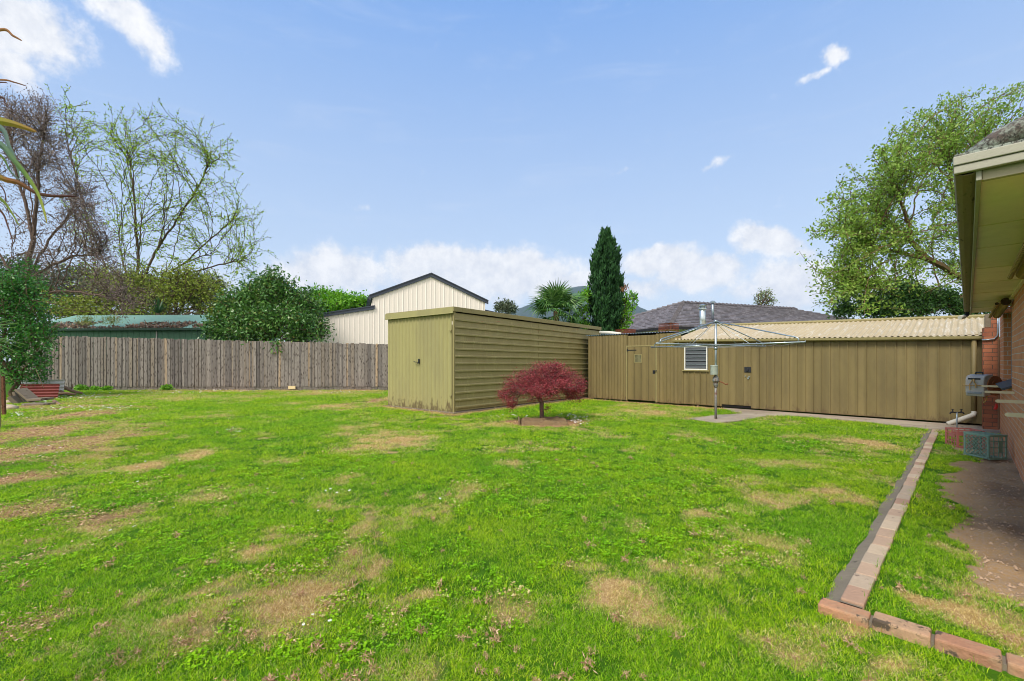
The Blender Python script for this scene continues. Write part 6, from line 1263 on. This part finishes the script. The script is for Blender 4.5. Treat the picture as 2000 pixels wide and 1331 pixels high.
tag(npmesh('daisies', V, 4, leafmat('daisy', [(0, (220, 190, 40)), (.3, (220, 190, 40)), (.5, (244, 244, 244)), (1, (244, 244, 244))], .2), None, {'rnd': rn2}), kind='stuff')
# stones / twigs in the bare soil
k = 260; tt = 3.9+9*RNG.random(k)**1.5; ee = .12-.57*RNG.random(k); q = np.array([TE(a, b2) for a, b2 in zip(tt, ee)]); q[:, 2] = Z0(q[:, 0], q[:, 1])+.004
V = leaf_verts(q, .011, .45).reshape(-1, 4, 3); V[:, :, 2] = q[:, None, 2]+np.abs(V[:, :, 2]-q[:, None, 2])*.4; tag(npmesh('soil_crumbs', V.reshape(-1, 3), 4, m_lit, None, {'rnd': np.repeat(RNG.random(k), 4)}), kind='stuff')
k = 1600; tt = 3.9+9.*RNG.random(k)**1.5; ee = -.02-.43*RNG.random(k); q = np.array([TE(a, b2) for a, b2 in zip(tt, ee)]); q[:, 2] = Z0(q[:, 0], q[:, 1]); rr3 = .004+.014*RNG.random(k)**3; V = []
oc = np.array([(1, 0, 0), (0, 1, 0), (-1, 0, 0), (0, -1, 0), (0, 0, .8)]); fi = [(0, 1, 4), (1, 2, 4), (2, 3, 4), (3, 0, 4)]
for i in range(k):
    p5 = q[i]+oc*rr3[i]*(.7+.6*RNG.random((5, 1))); V += [p5[j] for f in fi for j in f]
tag(npmesh('soil_clods', np.array(V), 3, M('soil_clod', (166, 140, 114), .95, 0, .3, 9), None), kind='stuff')
# ================================================================ far treeline and mountain
n = 15000; a = (RNG.random(n)*2-1)*1.1; Yt = 85+25*RNG.random(n); x = a*Yt; zt_ = (3.6+3.6*fbm(x, Yt*0, .06, 95, 3))*(RNG.random(n)**.7)
tag(npmesh('distant_trees', leaf_verts(np.stack([x, Yt, zt_], 1), 1.1, .7), 4, m_gls, None, {'rnd': np.repeat(RNG.random(n)*.8, 4)}), kind='stuff')
pxs = np.array([300, 700, 900, 960, 1000, 1040, 1080, 1110, 1140, 1175, 1210, 1240, 1268, 1320, 1500, 1800, 2300]); hts = np.array([10, 30, 62, 84, 99, 114, 131, 144, 149, 143, 128, 112, 98, 78, 60, 46, 30])
na_, nd_ = 420, 60; ang = np.linspace(200, 2400, na_); dep = np.linspace(1300, 3300, nd_); AA, DD = np.meshgrid(ang, dep)
base_h = np.interp(AA, pxs, hts); sh_ = np.clip(1-np.abs(DD-2200)/950, 0, 1)**.8
Xm = (AA-1000)/F*DD; Zm = base_h*2200/F*sh_*(1+.10*(fbm(Xm, DD, .004, 101, 4)-.5)*(np.abs(DD-2200) > 60))+H+(fbm(Xm, DD, .05, 103, 3)-.5)*9
Zm[0] = -5; Zm[-1] = -5
V = np.stack([Xm, DD, Zm], -1).reshape(-1, 3); mb = bpy.data.meshes.new('mountain'); I = np.arange(na_*nd_).reshape(nd_, na_); Fq = np.stack([I[:-1, :-1], I[:-1, 1:], I[1:, 1:], I[1:, :-1]], -1).reshape(-1, 4)
mb.from_pydata([tuple(v) for v in V], [], [tuple(int(i) for i in f) for f in Fq]); m, nt, b = newmat('forested_slope'); v = coords(nt)
c = mixc(nt, noise(nt, v, .02, 6, .7), lin((34, 54, 46)), lin((72, 90, 76))); c = mixc(nt, noise(nt, v, .15, 4, .8), mixc(nt, 1., c, (.6, .6, .65), 'MULTIPLY'), c); nt.links.new(c, b.inputs['Base Color']); b.inputs['Roughness'].default_value = 1.
mo = link('mountain', mb, m, None, True); tag(mo, kind='structure')
if HAZE:
    mb = MB(); mb.box(-3600, 3600, -60, 3600, -12, 460); hzo = mb.build('haze', None); tag(hzo, kind='stuff'); m = bpy.data.materials.new('air'); m.use_nodes = True; nt = m.node_tree; nt.nodes.remove(nt.nodes['Principled BSDF'])
    pv3 = nt.nodes.new('ShaderNodeVolumePrincipled'); pv3.inputs['Density'].default_value = HAZE; pv3.inputs['Color'].default_value = (.54, .72, 1, 1); nt.links.new(pv3.outputs[0], nt.nodes['Material Output'].inputs['Volume']); hzo.data.materials.append(m)
